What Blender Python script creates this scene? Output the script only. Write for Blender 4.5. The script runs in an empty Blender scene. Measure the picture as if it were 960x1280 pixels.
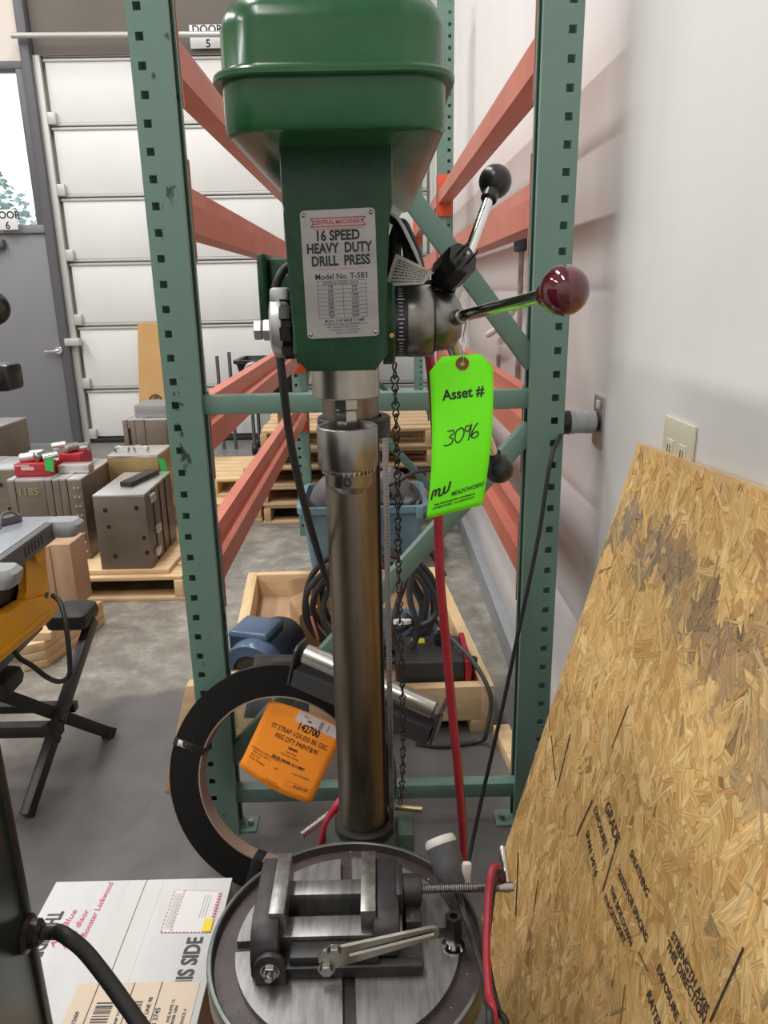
import bpy, bmesh, math, random
from mathutils import Matrix, Vector, Euler
from math import pi, sin, cos, radians
random.seed(7)
SC = bpy.context.scene
COL = SC.collection
V = Vector

# ------------------------------------------------------------------ camera
# orientation found from the photograph's three vanishing points; the lens stands 1.36 m over the floor
CAMR = Matrix(((0.99975793, 0.02095562, -0.00670355),
               (-0.01237265, 0.28353996, -0.95888060),
               (-0.01819322, 0.95873143, 0.28373060)))
CAMP = V((0, 0, 1.36))
FPX = 930.0
cam = bpy.data.cameras.new('camera')
cam.sensor_fit = 'HORIZONTAL'; cam.sensor_width = 36.0; cam.lens = 36.0 * FPX / 960
cam.clip_start = 0.02; cam.clip_end = 200
camo = bpy.data.objects.new('camera', cam); COL.objects.link(camo)
mw = CAMR.to_4x4(); mw.translation = CAMP
camo.matrix_world = mw
SC.camera = camo

# ------------------------------------------------------------------ sky, lamps, exposure
SC.view_settings.view_transform = 'Standard'; SC.view_settings.look = 'None'
SC.view_settings.gamma = 1.0; SC.view_settings.use_curve_mapping = False
SC.view_settings.exposure = 0.0
W = bpy.data.worlds.new('overcast_sky'); SC.world = W; W.use_nodes = True
bg = W.node_tree.nodes['Background']
bg.inputs[0].default_value = (0.86, 0.93, 1.0, 1); bg.inputs[1].default_value = 2.2
SC.cycles.max_bounces = 8; SC.cycles.diffuse_bounces = 4; SC.cycles.glossy_bounces = 4
SC.cycles.transmission_bounces = 4; SC.cycles.sample_clamp_indirect = 4.0
SC.cycles.use_denoising = True

def lamp(name, loc, sx, sy, power, col=(1, .985, .965), rot=(0, 0, 0)):
    l = bpy.data.lights.new(name, 'AREA'); l.shape = 'RECTANGLE'; l.size = sx; l.size_y = sy
    l.energy = power; l.color = col
    o = bpy.data.objects.new(name, l); COL.objects.link(o); o.location = loc; o.rotation_euler = rot
    return o
# rows of high bay strip lamps under the warehouse ceiling
LP = 118
for (x, y, f) in ((-1.3, -1.8, .75), (-1.5, 1.9, 1), (-1.7, 4.7, .75), (-4.9, -1.8, 1.1), (-4.9, 1.9, 1.2), (-4.9, 4.7, .9)):
    lamp('bay_lamp', (x, y, 5.6), 0.45, 2.3, LP*f)

# ------------------------------------------------------------------ helpers
def ray(u, v):
    return CAMR @ V((u - 480, 640 - v, -FPX))
def at(u, v, y):            # the point of the sight line of a photo pixel at distance y down the room
    d = ray(u, v); return CAMP + d * (y / d.y)
def az(u, v, z):            # ... at height z
    d = ray(u, v); return CAMP + d * ((z - CAMP.z) / d.z)
def ax(u, v, x):            # ... on a plane parallel to the right wall
    d = ray(u, v); return CAMP + d * (x / d.x)

ORG = {}
class MB:
    def __init__(s): s.bm = bmesh.new(); s.M = Matrix.Identity(4)
    def v(s, p): return s.bm.verts.new(s.M @ V(p))
    def _f(s, vs):
        try: return s.bm.faces.new(vs)
        except ValueError: return None
    def _bev(s, faces, b, seg=2):
        ed = set(e for f in faces if f for e in f.edges)
        bmesh.ops.bevel(s.bm, geom=list(ed), offset=b, offset_type='OFFSET', segments=seg, profile=.5, affect='EDGES')
    def hexa(s, p, bev=0, seg=2):
        vs = [s.v(q) for q in p]
        fs = [s._f([vs[i] for i in ix]) for ix in ((3,2,1,0),(4,5,6,7),(0,1,5,4),(1,2,6,5),(2,3,7,6),(3,0,4,7))]
        if bev: s._bev(fs, bev, seg)
        return s
    def box(s, x0, x1, y0, y1, z0, z1, bev=0, seg=2):
        return s.hexa(((x0,y0,z0),(x1,y0,z0),(x1,y1,z0),(x0,y1,z0),(x0,y0,z1),(x1,y0,z1),(x1,y1,z1),(x0,y1,z1)), bev, seg)
    def bar(s, a, b, w, h, up=(0,0,1), bev=0):
        a, b = V(a), V(b); d = (b-a).normalized(); u = V(up)
        r = d.cross(u).normalized(); u = r.cross(d).normalized()
        r = r*w/2; u = u*h/2
        return s.hexa([a-r-u, a+r-u, b+r-u, b-r-u, a-r+u, a+r+u, b+r+u, b-r+u], bev)
    def frame(s, d):
        d = V(d).normalized(); t = V((0,0,1)) if abs(d.z) < .9 else V((1,0,0))
        r = t.cross(d).normalized(); return r, d.cross(r)
    def lathe(s, prof, o=(0,0,0), d=(0,0,1), n=28, arc=None):
        o = V(o); d = V(d).normalized(); r, u = s.frame(d)
        rings = []
        for (rad, h) in prof:
            if rad <= 1e-6: rings.append([s.v(o+d*h)])
            else: rings.append([s.v(o+d*h+(r*cos(2*pi*i/n)+u*sin(2*pi*i/n))*rad) for i in range(n)])
        for A, B in zip(rings, rings[1:]):
            for i in range(n):
                j = (i+1) % n
                if len(A) == 1 and len(B) == 1: continue
                if len(A) == 1: s._f([A[0], B[i], B[j]])
                elif len(B) == 1: s._f([A[i], B[0], A[j]])
                else: s._f([A[i], B[i], B[j], A[j]])
        if len(rings[0]) > 1: s._f(rings[0])
        if len(rings[-1]) > 1: s._f(rings[-1])
        return s
    def ring(s, prof, o=(0,0,0), d=(0,0,1), n=48):      # closed profile swept round: an open ring
        o = V(o); d = V(d).normalized(); r, u = s.frame(d)
        rs = [[s.v(o+d*h+(r*cos(2*pi*i/n)+u*sin(2*pi*i/n))*rad) for i in range(n)] for (rad, h) in prof]
        for q in range(len(rs)):
            A, B = rs[q], rs[(q+1) % len(rs)]
            for i in range(n): s._f([A[i], B[i], B[(i+1)%n], A[(i+1)%n]])
        return s
    def cyl(s, a, b, r0, r1=None, n=20, bev=0):
        a, b = V(a), V(b); L = (b-a).length; r1 = r0 if r1 is None else r1
        if bev: pr = [(r0-bev,0),(r0,bev),(r1,L-bev),(r1-bev,L)]
        else: pr = [(r0,0),(r1,L)]
        return s.lathe(pr, a, b-a, n)
    def sphere(s, c, r, n=24, sc=(1,1,1)):
        m = 12; c = V(c)
        pr = [(r*sin(pi*i/m), -r*cos(pi*i/m)) for i in range(m+1)]
        pr[0] = (0,-r); pr[-1] = (0,r)
        return s.lathe(pr, c, (0,0,1), n)
    def prism(s, poly, o, U, Vv, Wd, bev=0):
        o, U, Vv, Wd = V(o), V(U), V(Vv), V(Wd)
        a = [s.v(o+U*x+Vv*y) for x, y in poly]; b = [s.v(o+U*x+Vv*y+Wd) for x, y in poly]
        n = len(poly); fs = [s._f(a[::-1]), s._f(b)]
        for i in range(n): fs.append(s._f([a[i], a[(i+1)%n], b[(i+1)%n], b[i]]))
        if bev: s._bev(fs[:2], bev)
        return s
    def tube(s, pts, r, n=8, sub=6, closed=False, flat=1.0):
        P = [V(p) for p in pts]
        if sub > 1 and len(P) > 2:
            Q = []; N = len(P)
            for i in range(N if closed else N-1):
                g = (lambda k: P[k % N]) if closed else (lambda k: P[min(max(k, 0), N-1)])
                p0, p1, p2, p3 = g(i-1), g(i), g(i+1), g(i+2)
                for k in range(sub):
                    t = k/sub
                    Q.append(.5*((2*p1)+(p2-p0)*t+(2*p0-5*p1+4*p2-p3)*t*t+(3*p1-p0-3*p2+p3)*t**3))
            if not closed: Q.append(P[-1])
            P = Q
        N = len(P)
        tan = [((P[(i+1)%N]-P[i-1]) if closed else (P[min(i+1,N-1)]-P[max(i-1,0)])).normalized() for i in range(N)]
        r0, _ = s.frame(tan[0]); rings = []
        for i in range(N):
            r0 = (r0 - tan[i]*r0.dot(tan[i])).normalized(); u = tan[i].cross(r0)
            rad = r(i/(N-1)) if callable(r) else r
            rings.append([s.v(P[i]+(r0*cos(2*pi*k/n)+u*flat*sin(2*pi*k/n))*rad) for k in range(n)])
        for i in range(N if closed else N-1):
            A, B = rings[i], rings[(i+1)%N]
            for k in range(n): s._f([A[k], A[(k+1)%n], B[(k+1)%n], B[k]])
        if not closed: s._f(rings[0][::-1]); s._f(rings[-1])
        return s
    def loft(s, secs, seg=6):      # rounded rectangles (x0,x1,y0,y1,r,z) stacked upwards
        rings = []
        for (x0,x1,y0,y1,r,z) in secs:
            pts = []
            for (cx,cy,a0) in ((x1-r,y1-r,0),(x0+r,y1-r,pi/2),(x0+r,y0+r,pi),(x1-r,y0+r,1.5*pi)):
                for k in range(seg+1):
                    a = a0+pi/2*k/seg; pts.append((cx+r*cos(a), cy+r*sin(a), z))
            rings.append([s.v(p) for p in pts])
        n = len(rings[0])
        for A, B in zip(rings, rings[1:]):
            for k in range(n): s._f([A[k], A[(k+1)%n], B[(k+1)%n], B[k]])
        s._f(rings[0][::-1]); s._f(rings[-1]); return s
    def surf(s, fn, nu, nv, th=0):
        g = [[s.v(fn(i/nu, j/nv)) for i in range(nu+1)] for j in range(nv+1)]
        for j in range(nv):
            for i in range(nu): s._f([g[j][i], g[j][i+1], g[j+1][i+1], g[j+1][i]])
        return s

def part(name, mb, mat, parent=None, label=None, angle=35, norm=True):
    bm = mb.bm
    if parent is not None: off = ORG[parent.name]
    else: off = V((0,0,0))
    if norm: bmesh.ops.recalc_face_normals(bm, faces=bm.faces)
    if off.length: bmesh.ops.translate(bm, verts=bm.verts, vec=-off)
    me = bpy.data.meshes.new(name); bm.to_mesh(me); bm.free()
    if angle: me.shade_smooth(); me.set_sharp_from_angle(angle=radians(angle))
    me.materials.append(mat)
    o = bpy.data.objects.new(name, me); COL.objects.link(o)
    if parent is not None: o.parent = parent
    ORG[o.name] = off
    if label: o['label'] = label
    return o
def thing(name, label, cat, loc=(0,0,0), group=None):
    o = bpy.data.objects.new(name, None); COL.objects.link(o); o.location = loc; o.empty_display_size = .05
    o['label'] = label; o['category'] = cat
    if group: o['group'] = group
    ORG[o.name] = V(loc); return o
def single(name, mb, mat, label, cat, group=None, loc=None, **k):
    # a thing that is one mesh: its origin is put at loc
    if loc is not None: bmesh.ops.translate(mb.bm, verts=mb.bm.verts, vec=-V(loc))
    o = part(name, mb, mat, None, **k)
    if loc is not None: o.location = loc; ORG[o.name] = V(loc)
    o['label'] = label; o['category'] = cat
    if group: o['group'] = group
    return o
def struct(name, mb, mat, parent=None, **k):
    o = part(name, mb, mat, parent, **k)
    if parent is None: o['kind'] = 'structure'
    return o
def dup(root, loc, rotz=0, label=None):
    r = root.copy(); COL.objects.link(r); r.location = loc; r.rotation_euler = (0,0,rotz)
    if label: r['label'] = label
    for ch in list(root.children):
        c = ch.copy(); COL.objects.link(c); c.parent = r
        for g in ch.children:
            d = g.copy(); COL.objects.link(d); d.parent = c
    return r

# ------------------------------------------------------------------ materials
MATS = {}
def mat(name, col, rough=.5, metal=0.0, col2=None, scale=8.0, detail=4, bump=0.0, bscale=None, stretch=(1,1,1),
        lo=.35, hi=.65, coat=0.0, spec=.5, third=None, obj=True):
    if name in MATS: return MATS[name]
    m = bpy.data.materials.new(name); m.use_nodes = True; nt = m.node_tree; b = nt.nodes['Principled BSDF']
    b.inputs['Roughness'].default_value = rough; b.inputs['Metallic'].default_value = metal
    b.inputs['Base Color'].default_value = (*col, 1); b.inputs['Coat Weight'].default_value = coat
    b.inputs['Coat Roughness'].default_value = .08; b.inputs['Specular IOR Level'].default_value = spec
    if col2 or bump:
        tc = nt.nodes.new('ShaderNodeTexCoord'); mp = nt.nodes.new('ShaderNodeMapping')
        mp.inputs['Scale'].default_value = stretch
        nt.links.new(tc.outputs['Object'], mp.inputs[0])
    if col2:
        n = nt.nodes.new('ShaderNodeTexNoise'); n.inputs['Scale'].default_value = scale; n.inputs['Detail'].default_value = detail
        n.inputs['Roughness'].default_value = .6
        nt.links.new(mp.outputs[0], n.inputs['Vector'])
        r = nt.nodes.new('ShaderNodeValToRGB'); e = r.color_ramp.elements
        e[0].position = lo; e[0].color = (*col, 1); e[1].position = hi; e[1].color = (*col2, 1)
        if third:
            t = e.new(third[0]); t.color = (*third[1], 1)
        nt.links.new(n.outputs[0], r.inputs[0]); nt.links.new(r.outputs[0], b.inputs['Base Color'])
    if bump:
        n2 = nt.nodes.new('ShaderNodeTexNoise'); n2.inputs['Scale'].default_value = bscale or scale*4; n2.inputs['Detail'].default_value = 3
        nt.links.new(mp.outputs[0], n2.inputs['Vector'])
        bp = nt.nodes.new('ShaderNodeBump'); bp.inputs['Strength'].default_value = bump; bp.inputs['Distance'].default_value = .002
        nt.links.new(n2.outputs[0], bp.inputs['Height']); nt.links.new(bp.outputs[0], b.inputs['Normal'])
    MATS[name] = m; return m

# ------------------------------------------------------------------ lettering: flat print that follows a surface
def text2d(s, size, bold=0, xs=1.0, align='CENTER', shear=0):
    c = bpy.data.curves.new('lettering', 'FONT'); c.body = s; c.size = size; c.offset = bold; c.shear = shear
    c.align_x = align; c.align_y = 'CENTER'; c.resolution_u = 3
    o = bpy.data.objects.new('lettering', c); me = bpy.data.meshes.new_from_object(o)
    vs = [(v.co.x*xs, v.co.y) for v in me.vertices]; fs = [tuple(p.vertices) for p in me.polygons]
    bpy.data.objects.remove(o); bpy.data.meshes.remove(me); bpy.data.curves.remove(c)
    return vs, fs
def ribbon2d(pts, w):
    vs, fs = [], []
    P = [V((p[0], p[1], 0)) for p in pts]
    if len(P) > 2:
        Q = []
        for i in range(len(P)-1):
            p0,p1,p2,p3 = P[max(i-1,0)],P[i],P[i+1],P[min(i+2,len(P)-1)]
            for k in range(5):
                t = k/5; Q.append(.5*((2*p1)+(p2-p0)*t+(2*p0-5*p1+4*p2-p3)*t*t+(3*p1-p0-3*p2+p3)*t**3))
        P = Q+[P[-1]]
    for i, p in enumerate(P):
        d = (P[min(i+1,len(P)-1)]-P[max(i-1,0)]).normalized(); n = V((-d.y, d.x, 0))*w/2
        vs += [(p.x+n.x, p.y+n.y), (p.x-n.x, p.y-n.y)]
        if i: k = 2*i; fs.append((k-2, k-1, k+1, k))
    return vs, fs
def printed(name, items, surf, m, parent, label=None):
    # items: ('t', text, u, v, size, {bold, xs, rot, align, shear}) | ('r', [(u,v)...], width) | ('q', u0, v0, u1, v1)
    bm = bmesh.new()
    for it in items:
        if it[0] == 't':
            kw = dict(it[5]) if len(it) > 5 else {}; rot = kw.pop('rot', 0)
            vs, fs = text2d(it[1], it[4], **kw); c, s_ = cos(rot), sin(rot)
            vs = [(it[2]+x*c-y*s_, it[3]+x*s_+y*c) for x, y in vs]
        elif it[0] == 'r': vs, fs = ribbon2d(it[1], it[2])
        else:
            _, u0, v0, u1, v1 = it; vs = [(u0,v0),(u1,v0),(u1,v1),(u0,v1)]; fs = [(0,1,2,3)]
        bv = [bm.verts.new(surf(x, y)) for x, y in vs]
        for f in fs:
            try: bm.faces.new([bv[i] for i in f])
            except ValueError: pass
    mb = MB(); mb.bm.free(); mb.bm = bm
    o = part(name, mb, m, parent, label, norm=False); return o
def plane(o, U, Vv, lift=.0006):
    o, U, Vv = V(o), V(U).normalized(), V(Vv).normalized(); n = U.cross(Vv).normalized()
    return lambda x, y: o+U*x+Vv*y+n*lift

# palette
INK = mat('black_ink', (.012,.012,.014), .6)
RED_INK = mat('red_ink', (.42,.03,.05), .6)
M_GREEN = mat('machine_green_enamel', (.013,.082,.026), .22, 0, (.018,.096,.032), 30, bump=.03, bscale=25, coat=.1, spec=.4)
M_GREENCAST = mat('machine_green_cast', (.006,.040,.015), .36, 0, (.010,.056,.021), 40, bump=.35, bscale=90, coat=.05, spec=.35)
M_RACK = mat('rack_green_paint', (.130,.225,.185), .45, 0, (.150,.25,.207), 3, lo=.4, hi=.7)
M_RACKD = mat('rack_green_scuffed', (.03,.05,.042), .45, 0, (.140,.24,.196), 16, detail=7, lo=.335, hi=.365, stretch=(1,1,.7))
M_ORANGE = mat('beam_orange_paint', (.46,.135,.090), .45, 0, (.54,.18,.125), 4, lo=.35, hi=.7, bump=.05, bscale=20)
M_ORANGEV = mat('connector_orange_paint', (.62,.07,.02), .45, 0, (.7,.1,.03), 5)
M_STEEL = mat('bright_steel', (.44,.43,.42), .27, 1.0, (.34,.33,.31), 12, bump=.03, bscale=60)
M_CHROME = mat('chrome', (.75,.75,.75), .1, 1.0)
M_OILY = mat('oily_column_steel', (.085,.068,.05), .34, .9, (.29,.25,.20), 7, detail=7, lo=.3, hi=.72, stretch=(1,1,.3), bump=.12, bscale=60)
M_GROUND = mat('ground_table_steel', (.30,.29,.285), .42, .85, (.20,.195,.19), 18, bump=.06, bscale=60, stretch=(6,1,1))
M_DARKSTEEL = mat('dark_oiled_steel', (.022,.021,.022), .45, .4, (.042,.040,.040), 20, bump=.15, bscale=60)
M_TROUGH = mat('oily_brown_paint', (.045,.034,.034), .45, .1, (.075,.056,.056), 25, lo=.4, hi=.7, bump=.1)
M_BLACK = mat('black_plastic', (.012,.012,.013), .3, 0)
M_RUBBER = mat('black_rubber', (.018,.018,.018), .55, 0)
M_STRAP = mat('black_strapping', (.0035,.0035,.004), .4, 0, spec=.3)
M_MAROON = mat('maroon_knob', (.085,.008,.014), .08, 0, coat=.6)
M_LIME = mat('lime_tag_paper', (.17,.93,.004), .7, 0)
M_ORPAPER = mat('orange_paper', (.95,.29,.015), .7, 0)
M_WHITE = mat('white_paper', (.72,.72,.72), .7)
M_WOOD = mat('pine', (.62,.42,.22), .7, 0, (.72,.54,.32), 4, stretch=(1,8,8), bump=.06)
M_WOODD = mat('weathered_pine', (.50,.33,.18), .75, 0, (.60,.42,.25), 5, stretch=(1,6,6), bump=.06)
M_WOODX = mat('pine_across', (.62,.42,.22), .7, 0, (.72,.54,.32), 4, stretch=(8,1,8), bump=.06)
M_PLY = mat('plywood', (.38,.24,.145), .7, 0, (.45,.295,.185), 3, stretch=(6,1,1))
M_MOLD = mat('mold_steel', (.15,.122,.10), .42, .5, (.23,.19,.155), 4, bump=.05, lo=.3, hi=.7)
M_MOLDT = mat('mold_pale_steel', (.55,.54,.53), .35, .8, (.65,.64,.63), 6)
M_CARD = mat('cardboard', (.47,.30,.15), .8, 0, (.53,.35,.19), 5)
# ================================================================== THE ROOM
M_WALL = mat('white_wall_paint', (.74,.725,.715), .55, 0, (.78,.77,.76), 1.5, bump=.12, bscale=14, stretch=(1,2,.4))
M_CEIL = mat('ceiling_white', (.75,.74,.72), .8)
M_BEIGE = mat('beige_wall', (.66,.60,.54), .7)
M_TAUPE = mat('taupe_header', (.125,.108,.093), .75, 0, (.145,.125,.107), 3)
M_DOORW = mat('door_panel_white', (.69,.69,.67), .5, 0, (.73,.73,.71), 2)
M_DOORR = mat('door_rail_galvanised', (.50,.50,.47), .45, .3)
M_GREYDOOR = mat('grey_door_paint', (.20,.20,.215), .45)
M_DKGREY = mat('dark_grey_frame', (.10,.10,.11), .45)
M_BASE = mat('grey_base_paint', (.30,.32,.34), .5, 0, (.36,.38,.40), 5)

def floor_mat():
    m = bpy.data.materials.new('concrete'); m.use_nodes = True; nt = m.node_tree; b = nt.nodes['Principled BSDF']; L = nt.links.new
    tc = nt.nodes.new('ShaderNodeTexCoord')
    def noise(sc, de=5, ro=.6):
        n = nt.nodes.new('ShaderNodeTexNoise'); n.inputs['Scale'].default_value = sc; n.inputs['Detail'].default_value = de; n.inputs['Roughness'].default_value = ro
        L(tc.outputs['Object'], n.inputs['Vector']); return n
    def ramp(src, stops):
        r = nt.nodes.new('ShaderNodeValToRGB'); e = r.color_ramp.elements
        e[0].position, e[0].color = stops[0][0], (*stops[0][1], 1); e[1].position, e[1].color = stops[-1][0], (*stops[-1][1], 1)
        for p, c in stops[1:-1]: k = e.new(p); k.color = (*c, 1)
        L(src, r.inputs[0]); return r
    r1 = ramp(noise(9, 8, .7).outputs[0], [(.3,(.165,.15,.125)),(.5,(.255,.24,.21)),(.68,(.40,.385,.345))])      # bare mottled concrete
    r2 = ramp(noise(6, 7, .65).outputs[0], [(.3,(.105,.10,.097)),(.7,(.155,.15,.146))])                          # sealed grey patch
    # the sealed patch covers the aisle near the machine
    sep = nt.nodes.new('ShaderNodeSeparateXYZ'); L(tc.outputs['Object'], sep.inputs[0])
    wob = noise(2.5, 2)
    def ma(op, a, bb):
        n = nt.nodes.new('ShaderNodeMath'); n.operation = op
        for i, q in ((0, a), (1, bb)):
            if isinstance(q, (int, float)): n.inputs[i].default_value = q
            else: L(q, n.inputs[i])
        return n.outputs[0]
    w = ma('MULTIPLY', ma('SUBTRACT', wob.outputs[0], .5), .25)
    yy = ma('ADD', sep.outputs[1], w); xx = ma('ADD', sep.outputs[0], w)
    sm = lambda v, a, b_: ma('MINIMUM', ma('MAXIMUM', ma('DIVIDE', ma('SUBTRACT', v, a), b_-a), 0), 1)
    inn = ma('MULTIPLY', sm(yy, 2.42, 2.36), sm(ma('ADD', xx, ma('MULTIPLY', yy, -.35)), -1.95, -1.72))
    far = ma('GREATER_THAN', yy, 4.3)
    fac = ma('MAXIMUM', inn, ma('MULTIPLY', far, .6))
    mx = nt.nodes.new('ShaderNodeMix'); mx.data_type = 'RGBA'; L(fac, mx.inputs[0]); L(r1.outputs[0], mx.inputs[6]); L(r2.outputs[0], mx.inputs[7])
    # pale flecks and scrapes
    fl = ramp(noise(26, 8, .8).outputs[0], [(.63,(0,0,0)),(.71,(1,1,1))])
    mx2 = nt.nodes.new('ShaderNodeMix'); mx2.data_type = 'RGBA'; L(ma('MULTIPLY', fl.outputs[0], .6), mx2.inputs[0]); L(mx.outputs[2], mx2.inputs[6]); mx2.inputs[7].default_value = (.5,.48,.45,1)
    L(mx2.outputs[2], b.inputs['Base Color'])
    b.inputs['Roughness'].default_value = .38
    bp = nt.nodes.new('ShaderNodeBump'); bp.inputs['Strength'].default_value = .08; L(noise(30).outputs[0], bp.inputs['Height']); L(bp.outputs[0], b.inputs['Normal'])
    return m
struct('floor', MB().box(-9, .72, -4, 7.5, -.1, 0), floor_mat())
WX = .515
struct('wall_right', MB().box(WX, .72, -4, 7.5, 0, 6.5), M_WALL)
struct('baseboard_right', MB().box(.47, WX, 1.9, 7.1, 0, .105, .006), M_BASE)
struct('ceiling', MB().box(-9, .72, -4, 7.5, 6.5, 6.6), M_CEIL)
struct('wall_left', MB().box(-9.1, -9, -4, 7.5, 0, 6.5), M_WALL)
struct('wall_front', MB().box(-9, .72, -4.1, -4, 0, 6.5), M_WALL)
BY = 7.2
struct('wall_back', MB().box(-2.84, .515, BY-.02, BY+.1, 3.33, 6.5), M_TAUPE)
struct('wall_back', MB().box(-9, -2.93, BY-.05, BY+.1, 3.28, 6.5), M_BEIGE)
struct('wall_back', MB().box(-9, -4.62, BY-.05, BY+.1, 0, 3.28), M_BEIGE)
# steel jamb between the roll-up door and the grey door
struct('trim_1', MB().box(-2.93, -2.85, BY-.10, BY+.1, 0, 6.5, .008), M_DKGREY, label='dark grey steel jamb')
struct('trim_2', MB().box(-2.85, -2.79, BY-.05, BY, 0, 3.33, .004), M_DOORR, label='galvanised door track')
# roll-up door: six sections with galvanised rails between them
rolld = part('door_1', MB().box(-2.95, .515, BY+.055, BY+.07, 0, 3.33), M_DOORR); rolld['kind'] = 'structure'
rolld['label'] = 'white sectional roll-up door'
zz = [.03, .515, 1.102, 1.668, 2.216, 2.79, 3.318]
for a, b in zip(zz, zz[1:]):
    part('door_panel', MB().box(-2.77, .49, BY+.0, BY+.05, a+.028, b-.028, .008), M_DOORW, rolld)
for z in zz[1:]:
    part('panel_rail', MB().box(-2.78, .49, BY-.012, BY+.03, z-.03, z-.008, .004), M_DOORR, rolld)
    part('panel_rail', MB().box(-2.78, .49, BY-.006, BY+.03, z+.004, z+.026, .004), M_DOORR, rolld)
part('bottom_seal', MB().box(-2.78, .49, BY-.03, BY+.04, 0, .045, .008), M_RUBBER, rolld)
for z in zz[:-1]:
    part('hinge', MB().box(-2.80, -2.72, BY-.045, BY+.01, z+.01, z+.11, .01), M_DOORR, rolld)
part('latch', MB().box(-2.88, -2.74, BY-.12, BY-.03, .93, 1.0, .01), M_DOORR, rolld)
tp = single('torsion_pipe', MB().cyl((-2.95, BY-.16, at(100,43,7.04).z), (.5, BY-.16, at(100,43,7.04).z-.03), .022, n=14), M_DOORR,
       'long galvanised pipe running across the top of the roll-up door', 'pipe')
# grey personnel door, glazed light above
d2 = part('door_2', MB().box(-4.5, -2.945, BY-.06, BY-.01, .01, 1.92, .004), M_GREYDOOR); d2['kind'] = 'structure'; d2['label'] = 'grey steel personnel door'
hz = at(68,438,7.1).z; hx = at(70,438,7.1).x
part('door_handle', MB().cyl((hx+.03, BY-.06, hz), (hx+.03, BY-.12, hz), .035, n=16, bev=.004).bar((hx+.04, BY-.115, hz), (hx-.1, BY-.115, hz-.01), .02, .025, bev=.006), M_CHROME, d2, 'brushed steel lever handle')
part('door_closer', MB().box(-3.62, -3.30, BY-.13, BY-.06, 1.80, 1.87, .01), M_DKGREY, d2)
struct('trim_3', MB().box(-4.62, -2.93, BY-.09, BY, 1.92, 1.99, .005), M_GREYDOOR)
struct('trim_4', MB().box(-4.62, -2.93, BY-.09, BY+.06, 3.22, 3.28, .005), M_DKGREY)
struct('trim_5', MB().box(-2.99, -2.93, BY-.09, BY+.06, 1.99, 3.22, .005), M_DKGREY)
struct('trim_6', MB().box(-4.62, -4.5, BY-.09, BY+.06, 0, 3.22, .005), M_DKGREY)
gl = bpy.data.materials.new('window_glass'); gl.use_nodes = True
g = gl.node_tree.nodes['Principled BSDF']; g.inputs['Transmission Weight'].default_value = 1; g.inputs['Roughness'].default_value = 0; g.inputs['IOR'].default_value = 1.05
struct('window_1', MB().box(-4.5, -2.99, BY-.02, BY-.012, 1.99, 3.22), gl)

# DOOR signs
s5 = thing('door_sign', 'white sign reading DOOR 5 high above the roll-up door', 'sign', at(255,42,7.1))
a = at(236,31,7.14); b = at(273,60,7.14); w = .30; h = a.z-b.z
o = V((a.x, 7.14, b.z))
part('sign_board', MB().box(a.x, a.x+w, 7.14, 7.152, b.z, a.z, .002), M_WHITE, s5)
sf = plane(o+V((w/2,0,h/2)), (1,0,0), (0,0,1))
printed('lettering', [('t','DOOR',0,.05,.085,{'bold':.002}),('t','5',.0,-.055,.085,{'bold':.002})], sf, INK, s5)
a = at(-6,262,7.05); b = at(23,287,7.05)
s6 = thing('door_sign', 'white sign reading DOOR 6 at the foot of the bright window', 'sign', a)
part('sign_board', MB().box(a.x, b.x, 7.05, 7.06, b.z, a.z, .002), M_WHITE, s6)
sf = plane(V(((a.x+b.x)/2, 7.05, (a.z+b.z)/2)), (1,0,0), (0,0,1))
printed('lettering', [('t','DOOR',-.005,.035,.085,{'bold':.002}),('t','6',.0,-.05,.085,{'bold':.002})], sf, INK, s6)

# tree outside the window
M_LEAF = mat('tree_leaves', (.30,.42,.36), .7, 0, (.45,.56,.52), 3)
tr = thing('leafy_tree', 'pale leafy tree standing outside the bright window', 'tree', (-6.4, 13, -.5))
mb = MB().cyl((-6.4,13,-.5), (-6.3,13,2.5), .16, .06, 10)
part('trunk', mb, M_WOODD, tr)
mb = MB(); rng = random.Random(3)
for i in range(2600):
    while True:
        p = V((rng.uniform(-1,1), rng.uniform(-1,1), rng.uniform(-1,1)))
        if p.length < 1: break
    p = V((-6.55+p.x*1.35*(1-.3*p.z), 13+p.y*1.0, 2.1+p.z*1.55)); q = V((rng.gauss(0,1), rng.gauss(0,1), rng.gauss(0,1))).normalized()
    r, u = mb.frame(q); s_ = rng.uniform(.05,.1)
    vs = [mb.v(p+r*s_), mb.v(p+u*s_*.5), mb.v(p-r*s_), mb.v(p-u*s_*.5)]; mb._f(vs)
f = part('foliage', mb, M_LEAF, tr, norm=False); f['kind'] = 'stuff'
gm = mat('pale_asphalt', (.4,.4,.4), .8)
struct('ground_outside', MB().box(-14, 6, 7.5, 30, -.6, -.5), gm)
# ================================================================== PALLET RACK (three upright frames, two bays)
rack = thing('pallet_rack', 'tall pallet rack of green perforated posts and orange step beams along the white wall', 'pallet rack', (-.02, 1.64, 0))
PW, PD, PH = .077, .065, 2.75
def post_mb(xo, sgn, y0):
    # xo = outer edge, sgn = +1 when the outer edge is the right one; one shell: lip, pierced front, outer side, back, lip
    prof = [(PW, .014), (PW, 0), (.0285, 0), (.0130, 0), (0, 0), (0, PD), (PW, PD), (PW, PD-.014)]
    zs = [0]; z = .055
    while z < PH-.03: zs += [z, z+.0150]; z += .0508
    zs.append(PH)
    mb = MB()
    g = [[mb.v((xo - sgn*x, y0+y, zz)) for x, y in prof] for zz in zs]
    for j in range(len(zs)-1):
        for i in range(len(prof)-1):
            if i == 2 and j % 2 == 1: continue
            mb._f([g[j][i], g[j][i+1], g[j+1][i+1], g[j+1][i]])
    return mb
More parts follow.
